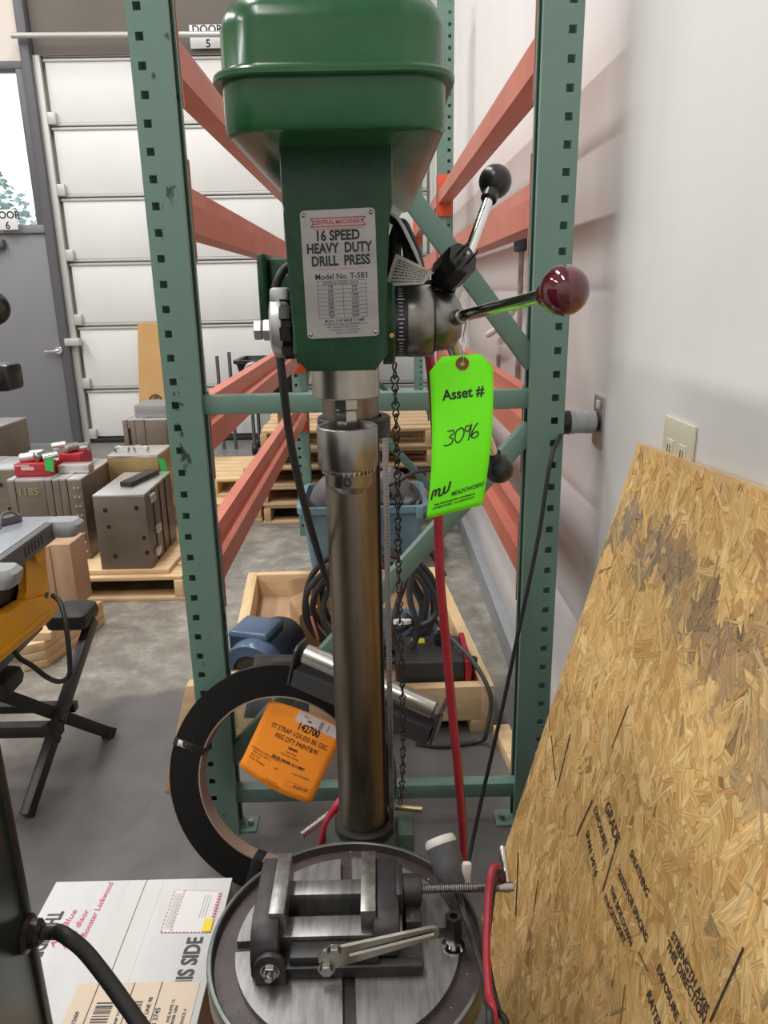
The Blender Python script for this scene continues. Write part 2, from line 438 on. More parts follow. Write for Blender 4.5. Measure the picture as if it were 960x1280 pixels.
def add_post(xo, sgn, y0, m):
    p = part('post', post_mb(xo, sgn, y0), m, rack, angle=0)
    md = p.modifiers.new('sheet', 'SOLIDIFY'); md.thickness = .0028; md.offset = 0
    x0, x1 = (xo-PW, xo) if sgn > 0 else (xo, xo+PW)
    part('foot_plate', MB().box(x0-(.045 if sgn > 0 else .002), x1+(.045 if sgn < 0 else .002), y0+.004, y0+PD, 0, .006, .001), m, p)
    i = x0-.028 if sgn > 0 else x1+.028
    part('anchor_bolt', MB().cyl((i, y0+.03, .006), (i, y0+.03, .020), .008, n=6), M_STEEL, p)
    return p
XL, XR = -.463, .415
FY = [1.64, 4.14, 6.64]
for k, y in enumerate(FY):
    add_post(XL, -1, y, M_RACKD if k == 0 else M_RACK); add_post(XR, 1, y, M_RACK)
    a, b = XL+PW-.012, XR-PW+.012; ym = y+PD/2
    for z in ((1.125, .105) if k != 2 else (1.125,)):
        part('brace', MB().box(a, b, ym-.018, ym+.018, z-.021, z+.021, .004), M_RACK, rack, 'green horizontal frame brace')
    if k == 0: dg = [((b, 1.20), (a, 2.16)), ((b, 1.06), (a, .21))]
    else: dg = [((a, 1.20), (b, 2.16)), ((a, 1.06), (b, .21))]
    for p, q in dg:
        part('brace', MB().bar((p[0], ym, p[1]), (q[0], ym, q[1]), .034, .042, (0,-1,0) if 0 else (0,0,1), bev=.004), M_RACK, rack, 'green diagonal frame brace')
# step beams along both sides
BW, BH = .062, .108
prof = [(0,0),(BW,0),(BW,BH*.55),(BW*.52,BH*.55),(BW*.52,BH),(0,BH)]          # step faces inwards
tops = [1.90, 1.598, 1.115, .79]
for bay in (0, 1):
    y0, y1 = FY[bay]+PD+.004, FY[bay+1]-.004
    for z in (tops if bay == 0 else tops[:2]):
        for sgn in (-1, 1):
            if bay == 1 and sgn < 0: continue
            xo = XL+.012 if sgn < 0 else XR-.012
            po = [(-sgn*x, zz) for x, zz in prof]
            bm_ = part('beam', MB().prism(po, (xo, y0, z-BH), (1,0,0), (0,0,1), (0, y1-y0, 0), bev=.003), M_ORANGE, rack, 'orange step beam')
            xi = xo - sgn*BW
            x0, x1 = min(xo, xi)-.006, max(xo, xi)+.006
            part('end_connector', MB().box(x0+.0, x1, y0-.003, y0+.003, z-.17, z+.035), M_ORANGE, bm_)
            part('end_connector', MB().box(x0, x1, y1-.006, y1+.0, z-.17, z+.03, .001), M_ORANGEV, bm_)
            xs = xi if sgn > 0 else xi
            part('connector_lip', MB().box(xi-.004 if sgn > 0 else xi, xi if sgn > 0 else xi+.004, y0, y0+.014, z-.16, z+.03), M_ORANGE, bm_)
# ================================================================== DRILL PRESS
CX, CY = -.037, 1.05
SX, SY = -.033, .81
drill = thing('drill_press', 'green floor drill press with steel column, chuck and round table, nameplate on its head', 'drill press', (CX, CY, 0))
part('base', MB().box(CX-.13, CX+.13, .80, 1.22, 0, .035, .01).box(CX-.1, CX+.1, .84, 1.16, .035, .05, .008), M_GREENCAST, drill)
part('column', MB().cyl((CX, CY, .04), (CX, CY, 1.36), .040, n=48), M_OILY, drill, 'brownish oily steel column')
part('column_socket', MB().lathe([(.085,.05),(.08,.07),(.055,.09),(.052,.14),(.046,.146)], (CX,CY,0), n=32), M_GREENCAST, drill)
# toothed rack on the right of the column
RX, RY = CX+.0445, CY-.006
pts = [(0,.50)]; z = .50; N = 130
zz0, zz1 = .50, 1.165; st = (zz1-zz0)/N
for i in range(N): pts += [(.0085, zz0+st*(i+.15)), (.0085, zz0+st*(i+.5)), (.0045, zz0+st*(i+.65)), (.0045, zz0+st*(i+1))]
pts += [(0, zz1)]
part('gear_rack', MB().prism(pts, (RX-.001, RY-.009, 0), (1,0,0), (0,0,1), (0,.018,0)), M_STEEL, drill, 'toothed steel rack')
part('rack_collar', MB().ring([(.040,1.165),(.0505,1.165),(.052,1.167),(.052,1.190),(.0505,1.192),(.040,1.192)], (CX+.004,CY,0), n=40), M_DARKSTEEL, drill)
part('rack_collar', MB().ring([(.0405,.498),(.047,.498),(.05,.502),(.05,.514),(.047,.518),(.0405,.518)], (CX+.002,CY,0), n=40), M_DARKSTEEL, drill)
# table bracket with crank and worm housing
br = part('table_bracket', MB().ring([(.041,.395),(.06,.395),(.064,.40),(.064,.49),(.06,.497),(.041,.497)], (CX,CY,0), n=36), mat('oily_dark_casting',(.045,.05,.045),.45,.2,(.07,.07,.06),20), drill)
part('bracket_arm', MB().prism([(-.035,.40),(.035,.40),(.035,.455),(-.035,.455)], (SX-.01, CY-.05, 0), (1,0,0), (0,0,1), (0,-.19,0), bev=.006), M_GREENCAST, br)
part('worm_housing', MB().box(CX+.055, CX+.085, CY-.03, CY+.03, .40, .505, .008), mat('grey_green_casting',(.06,.10,.07),.45,.1), br)
part('crank', MB().cyl((CX+.055, CY+.02, .52), (CX+.100, CY+.01, .522), .0055, n=10), mat('brassy_steel',(.35,.28,.16),.4,.9), br, 'small brassy crank stub')
# round table: painted trough and ground steel top with four slots
TX, TY, TZ, TR = -.055, .812, .51, .187
tb = part('table', MB().lathe([(.03,.438),(.06,.44),(.17,.462),(.182,.468),(TR,.476),(TR+.001,.508),(TR-.002,.512),(TR-.005,.511),(TR-.007,.500),(.155,.500),(.05,.500)], (TX,TY,0), n=96), M_TROUGH, drill, 'round table with raised rim')
part('table_rim', MB().ring([(TR+.0005,.470),(TR+.0025,.474),(TR+.0025,.509),(TR+.0005,.5125),(TR-.0035,.5135),(TR-.005,.512),(TR-.0035,.510),(TR+.0003,.506)], (TX,TY,0), n=96), mat('worn_green_rim', (.20,.20,.19), .35, .7, (.09,.13,.10), 6), tb)
R, r0_, sw = .152, .045, .0085
mb = MB(); bm = mb.bm; inner = []
fs = []
for q in range(4):
    base = q*pi/2-pi/2+radians(3); rows_ = []
    for ri in range(5):
        r_ = r0_+(R-r0_)*ri/4; da = math.asin(sw/r_)
        rows_.append([mb.v((TX+r_*cos(a), TY+r_*sin(a), .5105)) for a in [base+da+(pi/2-2*da)*k/20 for k in range(21)]])
    for A, B in zip(rows_, rows_[1:]):
        for k in range(20): fs.append(mb._f([A[k], B[k], B[k+1], A[k+1]]))
    inner += rows_[0]
c_ = mb.v((TX, TY, .5105))
for a_, b_ in zip(inner, inner[1:]+inner[:1]): fs.append(mb._f([c_, a_, b_]))
ex = bmesh.ops.extrude_face_region(bm, geom=fs)
bmesh.ops.translate(bm, verts=[v for v in ex['geom'] if isinstance(v, bmesh.types.BMVert)], vec=(0,0,-.011))
part('table_top', mb, M_GROUND, tb, 'ground steel top with radial slots')
# head casting
hp = [(-.084,1.505),(.019,1.505),(.019,1.440),(.012,1.432),(.012,1.303),(.0,1.286),(-.068,1.286),(-.0805,1.303),(-.0785,1.432),(-.084,1.440)]
head = part('head', MB().prism(hp, (0,.74,0), (1,0,0), (0,0,1), (0,.40,0), bev=.004), M_GREENCAST, drill, 'dark green cast head')
part('boss', MB().lathe([(.0,0),(.046,0),(.046,.010),(.044,.0125),(0,.0125)], (.008,.815,1.331), (1,0,0), 36), M_GREENCAST, head)
part('boss', MB().lathe([(.0,0),(.042,0),(.042,.010),(0,.010)], (-.075,.835,1.327), (-1,0,0), 36), M_GREENCAST, head)
part('set_screw', MB().cyl((.0165,.7700,1.318), (.0165,.7665,1.318), .0025, n=10), mat('brass',(.5,.33,.12),.35,1), head)
# riveted nameplate
O = V((-.0655,.7385,1.3175)); U = (V((.0045,.7385,1.3195))-O).normalized(); Vv = (V((-.0675,.7385,1.4335))-O).normalized()
pw, ph = .0695, .1155
cs = .004; rr = []
for (cx, cy, a0) in ((pw-cs,ph-cs,0),(cs,ph-cs,pi/2),(cs,cs,pi),(pw-cs,cs,1.5*pi)):
    for k in range(5): rr.append((cx+cs*cos(a0+pi/8*k), cy+cs*sin(a0+pi/8*k)))
np_ = part('name_plate', MB().prism(rr, O, U, Vv, (0,.0016,0)), mat('brushed_aluminium', (.36,.35,.335), .38, .8, (.29,.28,.27), 6, stretch=(1,1,6)), drill, 'brushed aluminium nameplate with speed chart')
for (x, y) in ((.0035,ph-.004),(pw-.0035,ph-.004),(.0035,.004),(pw-.0035,.004)):
    part('rivet', MB().sphere(O+U*x+Vv*y, .0021, 10, ), M_STEEL, np_)
sf = plane(O, U, Vv, .0003); c = pw/2; B = {'bold':.0004, 'xs':1.0}
it = [('t','16 SPEED',c-.001,.0925,.0122,{'bold':.00045,'xs':.86}), ('t','HEAVY  DUTY',c,.0815,.0122,{'bold':.00045,'xs':.79}),
      ('t','DRILL  PRESS',c+.001,.0702,.0122,{'bold':.00045,'xs':.80}), ('t','Model No. T-583',c+.001,.0563,.0074,{'bold':.0001,'xs':.96}),
      ('t','SPINDLE SPEED 60HZ',c,.0505,.0036), ('t','Motor: 1 HP 60HZ 11 AMP',c+.002,.0158,.0034,{'bold':.00006}),
      ('t','INTERNATIONAL ENTERPRISES, INC.',c+.003,.0125,.0026), ('t','3491 MISSION OAKS BLVD',c-.001,.0098,.0026),
      ('t','CAMARILLO CALIFORNIA',c+.002,.0071,.0026), ('t','MADE IN TAIWAN',c+.004,.0044,.0026)]
x0, x1, y0, y1 = .0125, .0585, .0185, .0525; xm = (x0+x1)/2+.001; lw = .0003
for x in (x0, x1): it.append(('r', [(x,y0),(x,y1)], lw))
it.append(('r', [(xm,y0),(xm,y1-.0035)], lw))
rows = 9; dy = (y1-y0)/rows
for k in range(rows+1): it.append(('r', [(x0,y0+dy*k),(x1,y0+dy*k)], lw))
for k, (p_, q_) in enumerate((('170','540'),('200','675'),('250','1080'),('420','1430'),('500','1650'),('580','1890'),('640','2300'),('720','3600'))):
    y = y1-dy*(k+1.5); it += [('t',p_,(x0+xm)/2,y,.0036,{'bold':.00005}), ('t',q_,(xm+x1)/2,y,.0036,{'bold':.00005})]
printed('lettering', it, sf, INK, np_)
y = .1045; hh = .0036
printed('rule_line', [('r', [(.011,.0985),(.059,.0985)], .0004)], sf, RED_INK, np_); printed('rule_line', [('r', [(.013,.0632),(.0585,.0632)], .0003)], sf, RED_INK, np_)
it = []
xa, xb = .0095, .0605
for (p, q) in (((xa,y+hh),(xb,y+hh)),((xb,y+hh),(xb-.003,y)),((xb-.003,y),(xb,y-hh)),((xb,y-hh),(xa,y-hh)),((xa,y-hh),(xa+.003,y)),((xa+.003,y),(xa,y+hh))):
    it.append(('r', [p,q], .0009))
it.append(('t','CENTRAL MACHINERY',c,y,.0053,{'bold':.00012,'xs':.86}))
printed('banner', it, sf, RED_INK, np_, 'red ribbon banner with lettering')
# belt and pulley cover: lower housing, lipped lid
x0, x1, y0, y1 = -.1235, .0635, .668, 1.36
def rs(z, ins, r): return (x0+ins, x1-ins, y0+ins, y1-ins, r, z)
cv = part('pulley_cover', MB().loft([rs(1.487,.006,.03), rs(1.4885,.002,.033), rs(1.492,0,.034), rs(1.531,0,.034)]), M_GREEN, drill, 'glossy green lower pulley housing')
part('cover_lid', MB().loft([rs(1.5265,-.0005,.034), rs(1.5262,-.006,.040), rs(1.5275,-.0075,.041), rs(1.5312,-.0075,.041), rs(1.5332,-.006,.040), rs(1.5342,-.001,.036), rs(1.5365,.0,.036), rs(1.566,.0005,.036), rs(1.576,.003,.035), rs(1.584,.008,.032), rs(1.590,.016,.028), rs(1.594,.027,.024), rs(1.5955,.042,.02)], 8), M_GREEN, cv, 'glossy green domed lid with a rolled lip')
# quill, spindle, chuck
part('quill_collar', MB().lathe([(.030,1.286),(.0365,1.286),(.0365,1.2535),(.0355,1.2525),(.012,1.2525)], (SX,SY,0), n=40), mat('worn_collar_steel',(.40,.38,.34),.3,1.0,(.30,.27,.23),10), drill)
part('quill_gasket', MB().cyl((SX,SY,1.276), (SX,SY,1.288), .034, n=36), M_BLACK, drill)
part('spindle', MB().lathe([(.0135,1.253),(.0135,1.239),(.011,1.237),(.011,1.234),(.0125,1.232),(.0125,1.226)], (SX,SY,0), n=6), M_STEEL, drill)
M_CHUCK = mat('chuck_steel',(.30,.29,.275),.3,1.0,(.22,.21,.195),14,stretch=(1,1,.15))
ck = part('chuck', MB().lathe([(.012,1.226),(.0145,1.2255),(.030,1.2215),(.0325,1.2205),(.0335,1.219),(.0335,1.176),(.0325,1.1745),(.02,1.1745)], (SX,SY,0), n=48), M_CHUCK, drill, 'keyed steel drill chuck')
part('chuck_sleeve', MB().lathe([(.028,1.1748),(.0285,1.172),(.0262,1.168),(.0262,1.156),(.0255,1.1545),(.017,1.146),(.010,1.146),(.010,1.1485)], (SX,SY,0), n=40), M_CHUCK, ck)
NT = 34
tp = []
for k in range(NT):
    for (r_, f_) in ((.0262,.0),(.0262,.45),(.0302,.55),(.0302,.95)):
        a = 2*pi*(k+f_)/NT; tp.append((r_*cos(a), r_*sin(a)))
part('toothed_ring', MB().prism(tp, (SX,SY,1.1695), (1,0,0), (0,1,0), (0,0,.0055)), M_STEEL, ck)
part('key_hole', MB().lathe([(.0045,0),(.0045,.0012),(.0032,.0014),(.0032,-.004)], (SX-.0005,SY-.0258,1.1615), (0,-1,0), 18), M_BLACK, ck)
# depth scale, feed hub, handles
hc = V((-.008,.813,1.3295))
dsc = part('depth_scale', MB().lathe([(0,.0285),(.0365,.0285),(.0365,.041),(0,.041)], hc, (1,0,0), 48), M_BLACK, drill, 'black graduated depth ring')
its = []; mbt = MB()
for k in range(30):
    a = -2.2+k*.115; L = .004 if k % 5 else .0075
    d = V((0,-cos(a),sin(a))); t = V((0,sin(a),cos(a)))
    p = hc+V((.0345,0,0))+d*.0367
    mbt.bm.faces.new([mbt.v(p+V((sx*L/2,0,0))+t*sy*.0004) for sx, sy in ((-1,-1),(1,-1),(1,1),(-1,1))])
part('graduations', mbt, M_WHITE, dsc, norm=False)
M_HUB = mat('worn_hub_steel',(.27,.262,.25),.3,1.0,(.17,.155,.13),9)
part('feed_ring', MB().lathe([(0,.041),(.0365,.041),(.037,.042),(.037,.0665),(.0362,.068),(.030,.068),(0,.068)], hc, (1,0,0), 48), M_HUB, drill, 'smooth steel ring')
part('hub_gap', MB().lathe([(0,.0675),(.0345,.0675),(.0345,.0700),(0,.0700)], hc, (1,0,0), 40), M_BLACK, drill)
part('feed_hub', MB().lathe([(0,.070),(.0315,.070),(.0318,.071),(.0305,.083),(.027,.092),(.018,.0985),(0,.0985)], hc, (1,0,0), 48), M_HUB, drill, 'rounded feed hub')
h0 = hc+V((.081,0,0))
def handle(tip, kr, km, lab):
    tip = V(tip); d = (tip-h0).normalized(); L = (tip-h0).length
    hd = part('feed_handle', MB().cyl(h0+d*.012, h0+d*(L-kr*.6), .0058, n=16), M_CHROME, drill, lab)
    part('socket', MB().cyl(h0+d*.020, h0+d*.046, .0078, n=12, bev=.001), M_STEEL, hd)
    m = MB().lathe([(0,-kr*1.45),(kr*.45,-kr*1.45),(kr*.5,-kr*1.4),(kr*.5,-kr*.88),(kr*.56,-kr*.83)]+[(kr*sin(a), -kr*cos(a)) for a in [radians(x) for x in range(38,175,9)]]+[(0,kr)], tip, d, 32)
    part('knob', m, km, hd, {M_MAROON:'shiny maroon ball knob'}.get(km,'black ball knob'))
handle(at(706,363,.60), .0194, M_MAROON, 'chrome feed handle pointing to the camera')
handle(at(619,227,.915), .0186, M_BLACK, 'chrome feed handle pointing up')
handle(at(624,586,.915), .0186, M_BLACK, 'chrome feed handle pointing down')
# return-spring cap, clamp and jam nuts on the left
sc0 = V((-.088,.833,1.3265))
pts = []
for k in range(10):
    for (r_, f_) in ((.036,.0),(.036,.62),(.0295,.64),(.0295,.98)):
        a = 2*pi*(k+f_)/10; pts.append((r_*cos(a), r_*sin(a)))
sp = part('spring_cap', MB().prism(pts, sc0, (0,1,0), (0,0,1), (-.012,0,0), bev=.001), M_DARKSTEEL, drill, 'notched return spring cap')
part('cap_face', MB().lathe([(0,.010),(.034,.010),(.0345,.012),(.033,.021),(.028,.0235),(0,.0235)], sc0, (-1,0,0), 36), mat('cast_aluminium',(.50,.50,.485),.38,.75), sp)
part('retainer', MB().box(sc0.x-.022, sc0.x-.002, sc0.y-.022, sc0.y+.012, sc0.z+.018, sc0.z+.040, .004), mat('cast_aluminium',(.50,.50,.485),.38,.75), sp)
for xx, r_ in ((.0245,.0125),(.0345,.0115)):
    part('jam_nut', MB().lathe([(0,0),(r_-.001,0),(r_,.001),(r_,.0075),(r_-.001,.0085),(0,.0085)], sc0+V((-xx,0,-.004)), (-1,0,0), 6), mat('cast_aluminium',(.50,.50,.485),.38,.75), sp)
# motor behind the column with its square cover
mt = part('motor', MB().box(-.160, .03, 1.17, 1.36, 1.305, 1.412, .008), M_GREENCAST, drill, 'green motor housing behind the column')
part('motor_cover', MB().box(-.173, -.158, 1.155, 1.375, 1.298, 1.418, .006), M_GREENCAST, mt)
part('cover_screw', MB().cyl((-.135,1.17,1.355), (-.135,1.163,1.355), .008, n=14), M_BLACK, mt)
part('switch_box', MB().lathe([(.008,0),(.0095,.002),(.0075,.004),(.0095,.006),(.0075,.009),(.0095,.012),(.0095,.02),(.007,.022),(.0075,.04),(.0,.042)], (-.094,.915,1.378), (0,0,1), 16), M_BLACK, drill, 'ribbed black strain relief')
# ================================================================== ON AND AROUND THE DRILL PRESS
# ---- drill press vise
vs = thing('drill_vise', 'dark steel drill press vise with bright jaw edges lying on the round table', 'vise', (-.08, .82, .51))
Z0 = .5106
part('base_plate', MB().box(-.145, .044, .757, .885, Z0, Z0+.014, .002), M_DARKSTEEL, vs)
M_JAW = mat('jaw_edge_steel', (.36,.35,.33), .35, .9, (.20,.19,.18), 60, bump=.1)
part('guide_rail', MB().box(-.150, .02, .784, .818, Z0+.012, .546, .0015), M_GROUND, vs, 'bright guide rail')
part('guide_rail', MB().box(-.137, -.03, .845, .872, Z0+.012, .556, .0015), M_GROUND, vs, 'bright guide rail')
fj = part('fixed_jaw', MB().prism([(.895,Z0),(.895,.575),(.79,.575),(.772,.569),(.758,.553),(.752,.535),(.752,Z0+.004),(.758,Z0)], (-.178,0,0), (0,1,0), (0,0,1), (.036,0,0), bev=.003), M_DARKSTEEL, vs)
part('jaw_plate', MB().box(-.156, -.136, .788, .898, .540, .581, .0008), M_JAW, fj, 'bright worn jaw plate')
mj = part('moving_jaw', MB().prism([(.893,.548),(.893,.572),(.80,.572),(.786,.568),(.774,.556),(.768,.542),(.766,.530),(.80,.530),(.80,.548)], (-.020,0,0), (0,1,0), (0,0,1), (.036,0,0), bev=.003), M_DARKSTEEL, vs)
part('jaw_plate', MB().box(-.0355, -.0155, .788, .898, .540, .581, .0008), M_JAW, mj, 'bright worn jaw plate')
part('nut_block', MB().box(.024, .046, .805, .888, Z0, .545, .003), M_DARKSTEEL, vs)
part('nut_boss', MB().lathe([(0,0),(.019,0),(.0205,.0015),(.0205,.0245),(.019,.026),(0,.026)], (.022,.846,.560), (1,0,0), 28), M_DARKSTEEL, vs)
part('jaw_boss', MB().box(.012, .0225, .818, .876, .53, .578, .003), M_DARKSTEEL, vs)
# threaded screw: ridged lathe
pr = [(0,0)]; L = .108
for k in range(36): h = L*k/36; pr += [(.0052,h),(.0068,h+L/36*.35),(.0068,h+L/36*.6),(.0052,h+L/36*.95)]
pr += [(.0066,L+.001),(.0066,L+.021),(.0058,L+.022),(0,L+.022)]
scw = part('lead_screw', MB().lathe(pr, (.047,.846,.560), (1,0,0), 20), M_STEEL, vs, 'bright threaded lead screw')
part('tommy_bar', MB().cyl((.168,.842,.556), (.1725,.915,.566), .0056, n=14, bev=.001), M_CHROME, scw, 'chrome tommy bar')
# front lug with bolt, and slotted arm held by two bolts
def bolt(parent, p, r, name='bolt'):
    b = part(name, MB().cyl(p, V(p)+V((0,-.006,0)), r, n=6, bev=.0008), M_STEEL, parent)
    return b
lug = part('mounting_lug', MB().prism([(-.020,Z0),(.020,Z0),(.020,.537)]+[(.020*cos(a), .537+.020*sin(a)) for a in [radians(x) for x in range(15,180,15)]]+[(-.020,.537)], (-.151,.752,0), (1,0,0), (0,0,1), (0,-.008,0), bev=.001), M_DARKSTEEL, vs)
bolt(lug, (-.151,.744,.534), .0105); part('washer', MB().cyl((-.151,.7445,.534), (-.151,.7425,.534), .0125, n=24), M_STEEL, lug)
part('stud', MB().cyl((-.151,.738,.534), (-.151,.730,.534), .0052, n=14, bev=.001), M_STEEL, lug)
part('front_rail', MB().box(-.133, .045, .752, .766, Z0, Z0+.017, .002), M_DARKSTEEL, vs)
part('body_block', MB().box(-.128, -.012, .757, .783, Z0+.010, .540, .002), M_DARKSTEEL, vs)
b1 = at(418,1190,.744); b2 = at(408,1212,.744); tip = at(541,1168,.744)
ya = .750
def armpts():
    d = V((tip.x-b1.x, 0, tip.z-b1.z)).normalized(); n = V((-d.z,0,d.x))
    o = []
    hw1, hw2 = .0155, .0085
    c1 = V(((b1.x+b2.x)/2,0,(b1.z+b2.z)/2))
    for k in range(9):
        a = pi/2+pi*k/8; o.append(c1+d*(hw1*cos(a))+n*(hw1*sin(a)))
    c2 = V((tip.x,0,tip.z))
    for k in range(9):
        a = -pi/2+pi*k/8; o.append(c2+d*(hw2*cos(a))+n*(hw2*sin(a)))
    return [(p.x, p.z) for p in o], d, n, c1, c2
op, d_, n_, c1, c2 = armpts()
s0 = c1+d_*.026+n_*.003; s1 = c2-d_*.001
slot = []
for k in range(7): a = -pi/2+pi*k/6; q = s1+d_*(.004*cos(a))+n_*(.004*sin(a)); slot.append((q.x,q.z))
for k in range(7): a = pi/2+pi*k/6; q = s0+d_*(.0035*cos(a))+n_*(.0035*sin(a)); slot.append((q.x,q.z))
# plate with a slot: bridge outline and slot through one seam
k = min(range(len(op)), key=lambda i: (op[i][0]-slot[10][0])**2+(op[i][1]-slot[10][1])**2)
poly = op[k:]+op[:k+1]
j = 10
sl = slot[j:]+slot[:j+1]
poly = poly+sl[::-1]
arm = part('slotted_arm', MB().prism(poly, (0,ya,0), (1,0,0), (0,0,1), (0,-.0045,0)), mat('nickel_plate',(.44,.42,.37),.32,.9,(.36,.34,.29),10), vs, 'pale slotted steel arm')
for b in (b1, b2):
    p = V((b.x, ya-.0045, b.z)); bolt(arm, p, .0088)
    part('washer', MB().cyl(p, p+V((0,-.0012,0)), .0112, n=24), M_STEEL, arm)
# ---- bright drill chips scattered over the table
mb = MB(); rng = random.Random(21)
for k in range(170):
    a = rng.uniform(0, 2*pi); r = rng.choice((rng.uniform(.156,.178), rng.uniform(.156,.178), rng.uniform(.06,.15)))
    p = V((TX+r*cos(a), TY+r*sin(a), .5006 if r > .154 else .5111))
    if r < .15 and (p.y > .74 and -.19 < p.x < .06): continue
    s_ = rng.uniform(.0005,.0011); t = rng.uniform(0,pi); e = V((cos(t),sin(t),0))*s_; f = V((-sin(t),cos(t),0))*s_*.5
    mb._f([mb.v(p+e), mb.v(p+f), mb.v(p-e), mb.v(p-f+V((0,0,.0006)))])
ch = single('metal_shavings', mb, M_CHROME, 'bright metal shavings scattered over the oily rim of the round table', 'shavings', norm=False); ch['kind'] = 'stuff'
# ---- tall hold-down nut
hn = thing('coupling_nut', 'tall black hexagonal coupling nut on a bright washer right of the vise', 'nut', (.088,.797,.5105))
part('washer', MB().lathe([(.006,0),(.0155,0),(.0155,.0022),(.006,.0022)], (.088,.797,.5102), n=28), M_CHROME, hn)
part('thread', MB().cyl((.088,.797,.512), (.088,.797,.523), .0065, n=18), M_STEEL, hn)
part('nut', MB().lathe([(0,.520),(.0105,.520),(.0118,.522),(.0118,.558),(.0105,.561),(.006,.561),(.006,.553),(0,.553)], (.088,.797,0), n=6), M_BLACK, hn)
# ---- foam sleeved plug with a cord
fc0, fc1 = V((.083,.915,.533)), V((.068,.86,.575))
fc0 = at(566,1098,.885); fc1 = at(549,1048,.925)
fl = thing('foam_sleeved_plug', 'grey foam-sleeved cord end with a white cap standing behind the vise screw', 'cord end', fc0)
dd = (fc1-fc0).normalized(); LL = (fc1-fc0).length
part('sleeve', MB().lathe([(.014,-.012),(.0175,-.010),(.0215,0),(.0235,.01),(.024,LL-.012),(.022,LL-.008)], fc0, dd, 28), mat('grey_foam',(.055,.055,.058),.85,0,(.085,.085,.088),60,bump=.3,bscale=200), fl)
part('cap', MB().lathe([(.0225,LL-.012),(.0235,LL-.010),(.0235,LL-.004),(.021,LL+.001),(0,LL+.002)], fc0, dd, 28), mat('offwhite_plastic',(.62,.61,.57),.4), fl, 'off-white end cap')
part('clip', MB().bar(fc0+V((.018,-.006,-.004)), fc0+V((.020,-.002,.030)), .014, .010, (0,1,0), bev=.004), mat('offwhite_plastic',(.62,.61,.57),.4), fl, 'white plastic clip')
part('cord', MB().tube([fc0+dd*.0, fc0-dd*.03, at(578,1135,.83), at(590,1170,.79), at(603,1212,.74), at(609,1250,.71), at(612,1290,.67), (.10,.63,.36)], .0048, 10), M_RUBBER, fl, 'black cord')
# ---- jack chain
chain_px = [(493,455,.83),(495,520,.85),(497,600,.88),(498,690,.90),(500,780,.92),(503,860,.94),(504,920,.95),(503,975,.96),(500,1006,.97)]
cp = [at(*p) for p in chain_px]
def resample(P, step):
    out = [P[0]]; acc = 0
    for a, b in zip(P, P[1:]):
        L = (b-a).length; t = step-acc
        while t <= L: out.append(a+(b-a)*(t/L)); t += step
        acc = (acc+L) % step
    return out
step = .0158
nodes = resample(cp, step)
chain = thing('jack_chain', 'thin black chain hanging straight down beside the drill press column', 'chain', cp[0])
def link_mesh():
    mb = MB(); r = .0042; h = .0052
    pts = [(r*cos(a), 0, (h if sin(a) > 0 else -h)*1+r*sin(a)) for a in [radians(x) for x in (0,45,90,135,180,225,270,315)]]
    pts = [(.0,0,.0098),(.0032,0,.0085),(.0045,0,.0055),(.003,0,.0022),(.0014,.0004,0),(.0030,0,-.0035),(.0036,0,-.0062),(.0022,0,-.0088),(0,0,-.0098),(-.0022,0,-.0088),(-.0036,0,-.0062),(-.0030,0,-.0035),(-.0014,-.0004,0),(-.003,0,.0022),(-.0045,0,.0055),(-.0032,0,.0085)]
    return mb.tube(pts, .00105, 5, 1, closed=True)
l0 = None
for i, (a, b) in enumerate(zip(nodes, nodes[1:])):
    if l0 is None:
        ORG['__z'] = V((0,0,0)); l0 = part('link', link_mesh(), mat('black_chain',(.02,.02,.02),.35,.6)); o = l0; o.parent = chain
    else:
        o = l0.copy(); COL.objects.link(o); o.parent = chain
    d = (b-a).normalized(); q = V((0,0,1)).rotation_difference(-d)
    o.matrix_local = Matrix.Translation((a+b)/2-cp[0]) @ q.to_matrix().to_4x4() @ Matrix.Rotation((0.35 if i % 2 else 1.15)+random.uniform(-.25,.25), 4, 'Z')
# ---- lime asset tag hung on its wire
YT = .765
tag_ = thing('asset_tag', 'bright lime green paper asset tag hanging by wire from the feed handle', 'tag', at(577,457,YT))
TL, TRt, BL, BR = at(536,447,YT), at(616,441,YT), at(533,649,YT-.012), at(603,631,YT-.012)
def tagfn(s, t):        # s across, t down
    p = TL.lerp(TRt, s).lerp(BL.lerp(BR, s), t)
    p = p + V((.0045*sin(pi*t)*(1-.3*s), -.009*sin(pi*t)*s+.004*sin(2*pi*t)*(1-s), 0)); return p
def tag_out(s, t):       # clipped top corners
    c = .20; ct = .085
    if t < ct:
        k = 1-t/ct; lo, hi = c*k, 1-c*k; s = lo+(hi-lo)*s
    return tagfn(s, t)
mb = MB()
ts = [0, .0425, .085]+[.085+.915*k/24 for k in range(1,25)]
g = [[mb.v(tag_out(i/10, t)) for i in range(11)] for t in ts]
for j in range(len(ts)-1):
    for i in range(10): mb._f([g[j][i], g[j+1][i], g[j+1][i+1], g[j][i+1]])
pp = part('paper', mb, M_LIME, tag_)
md = pp.modifiers.new('sheet', 'SOLIDIFY'); md.thickness = .0004; md.offset = 0
TWd, THt = (TRt-TL).length, (BL-TL).length
nrm = (BL-TL).cross(TRt-TL).normalized()
if nrm.y > 0: nrm = -nrm
tsf = lambda x, y: tagfn(x/TWd, y/THt) + nrm*.0007
def flip(items): return items
tg = lambda x, y: tsf(x*TWd, (1-y)*THt)          # x 0..1 across, y 0..1 up
tsm = lambda x, y: tsf(x, THt-y)                  # metres, y up from the bottom
W_, H_ = TWd, THt
it = [('t','Asset #',.52*W_,.765*H_,.0150,{'bold':.00035,'xs':.92,'rot':radians(2)})]
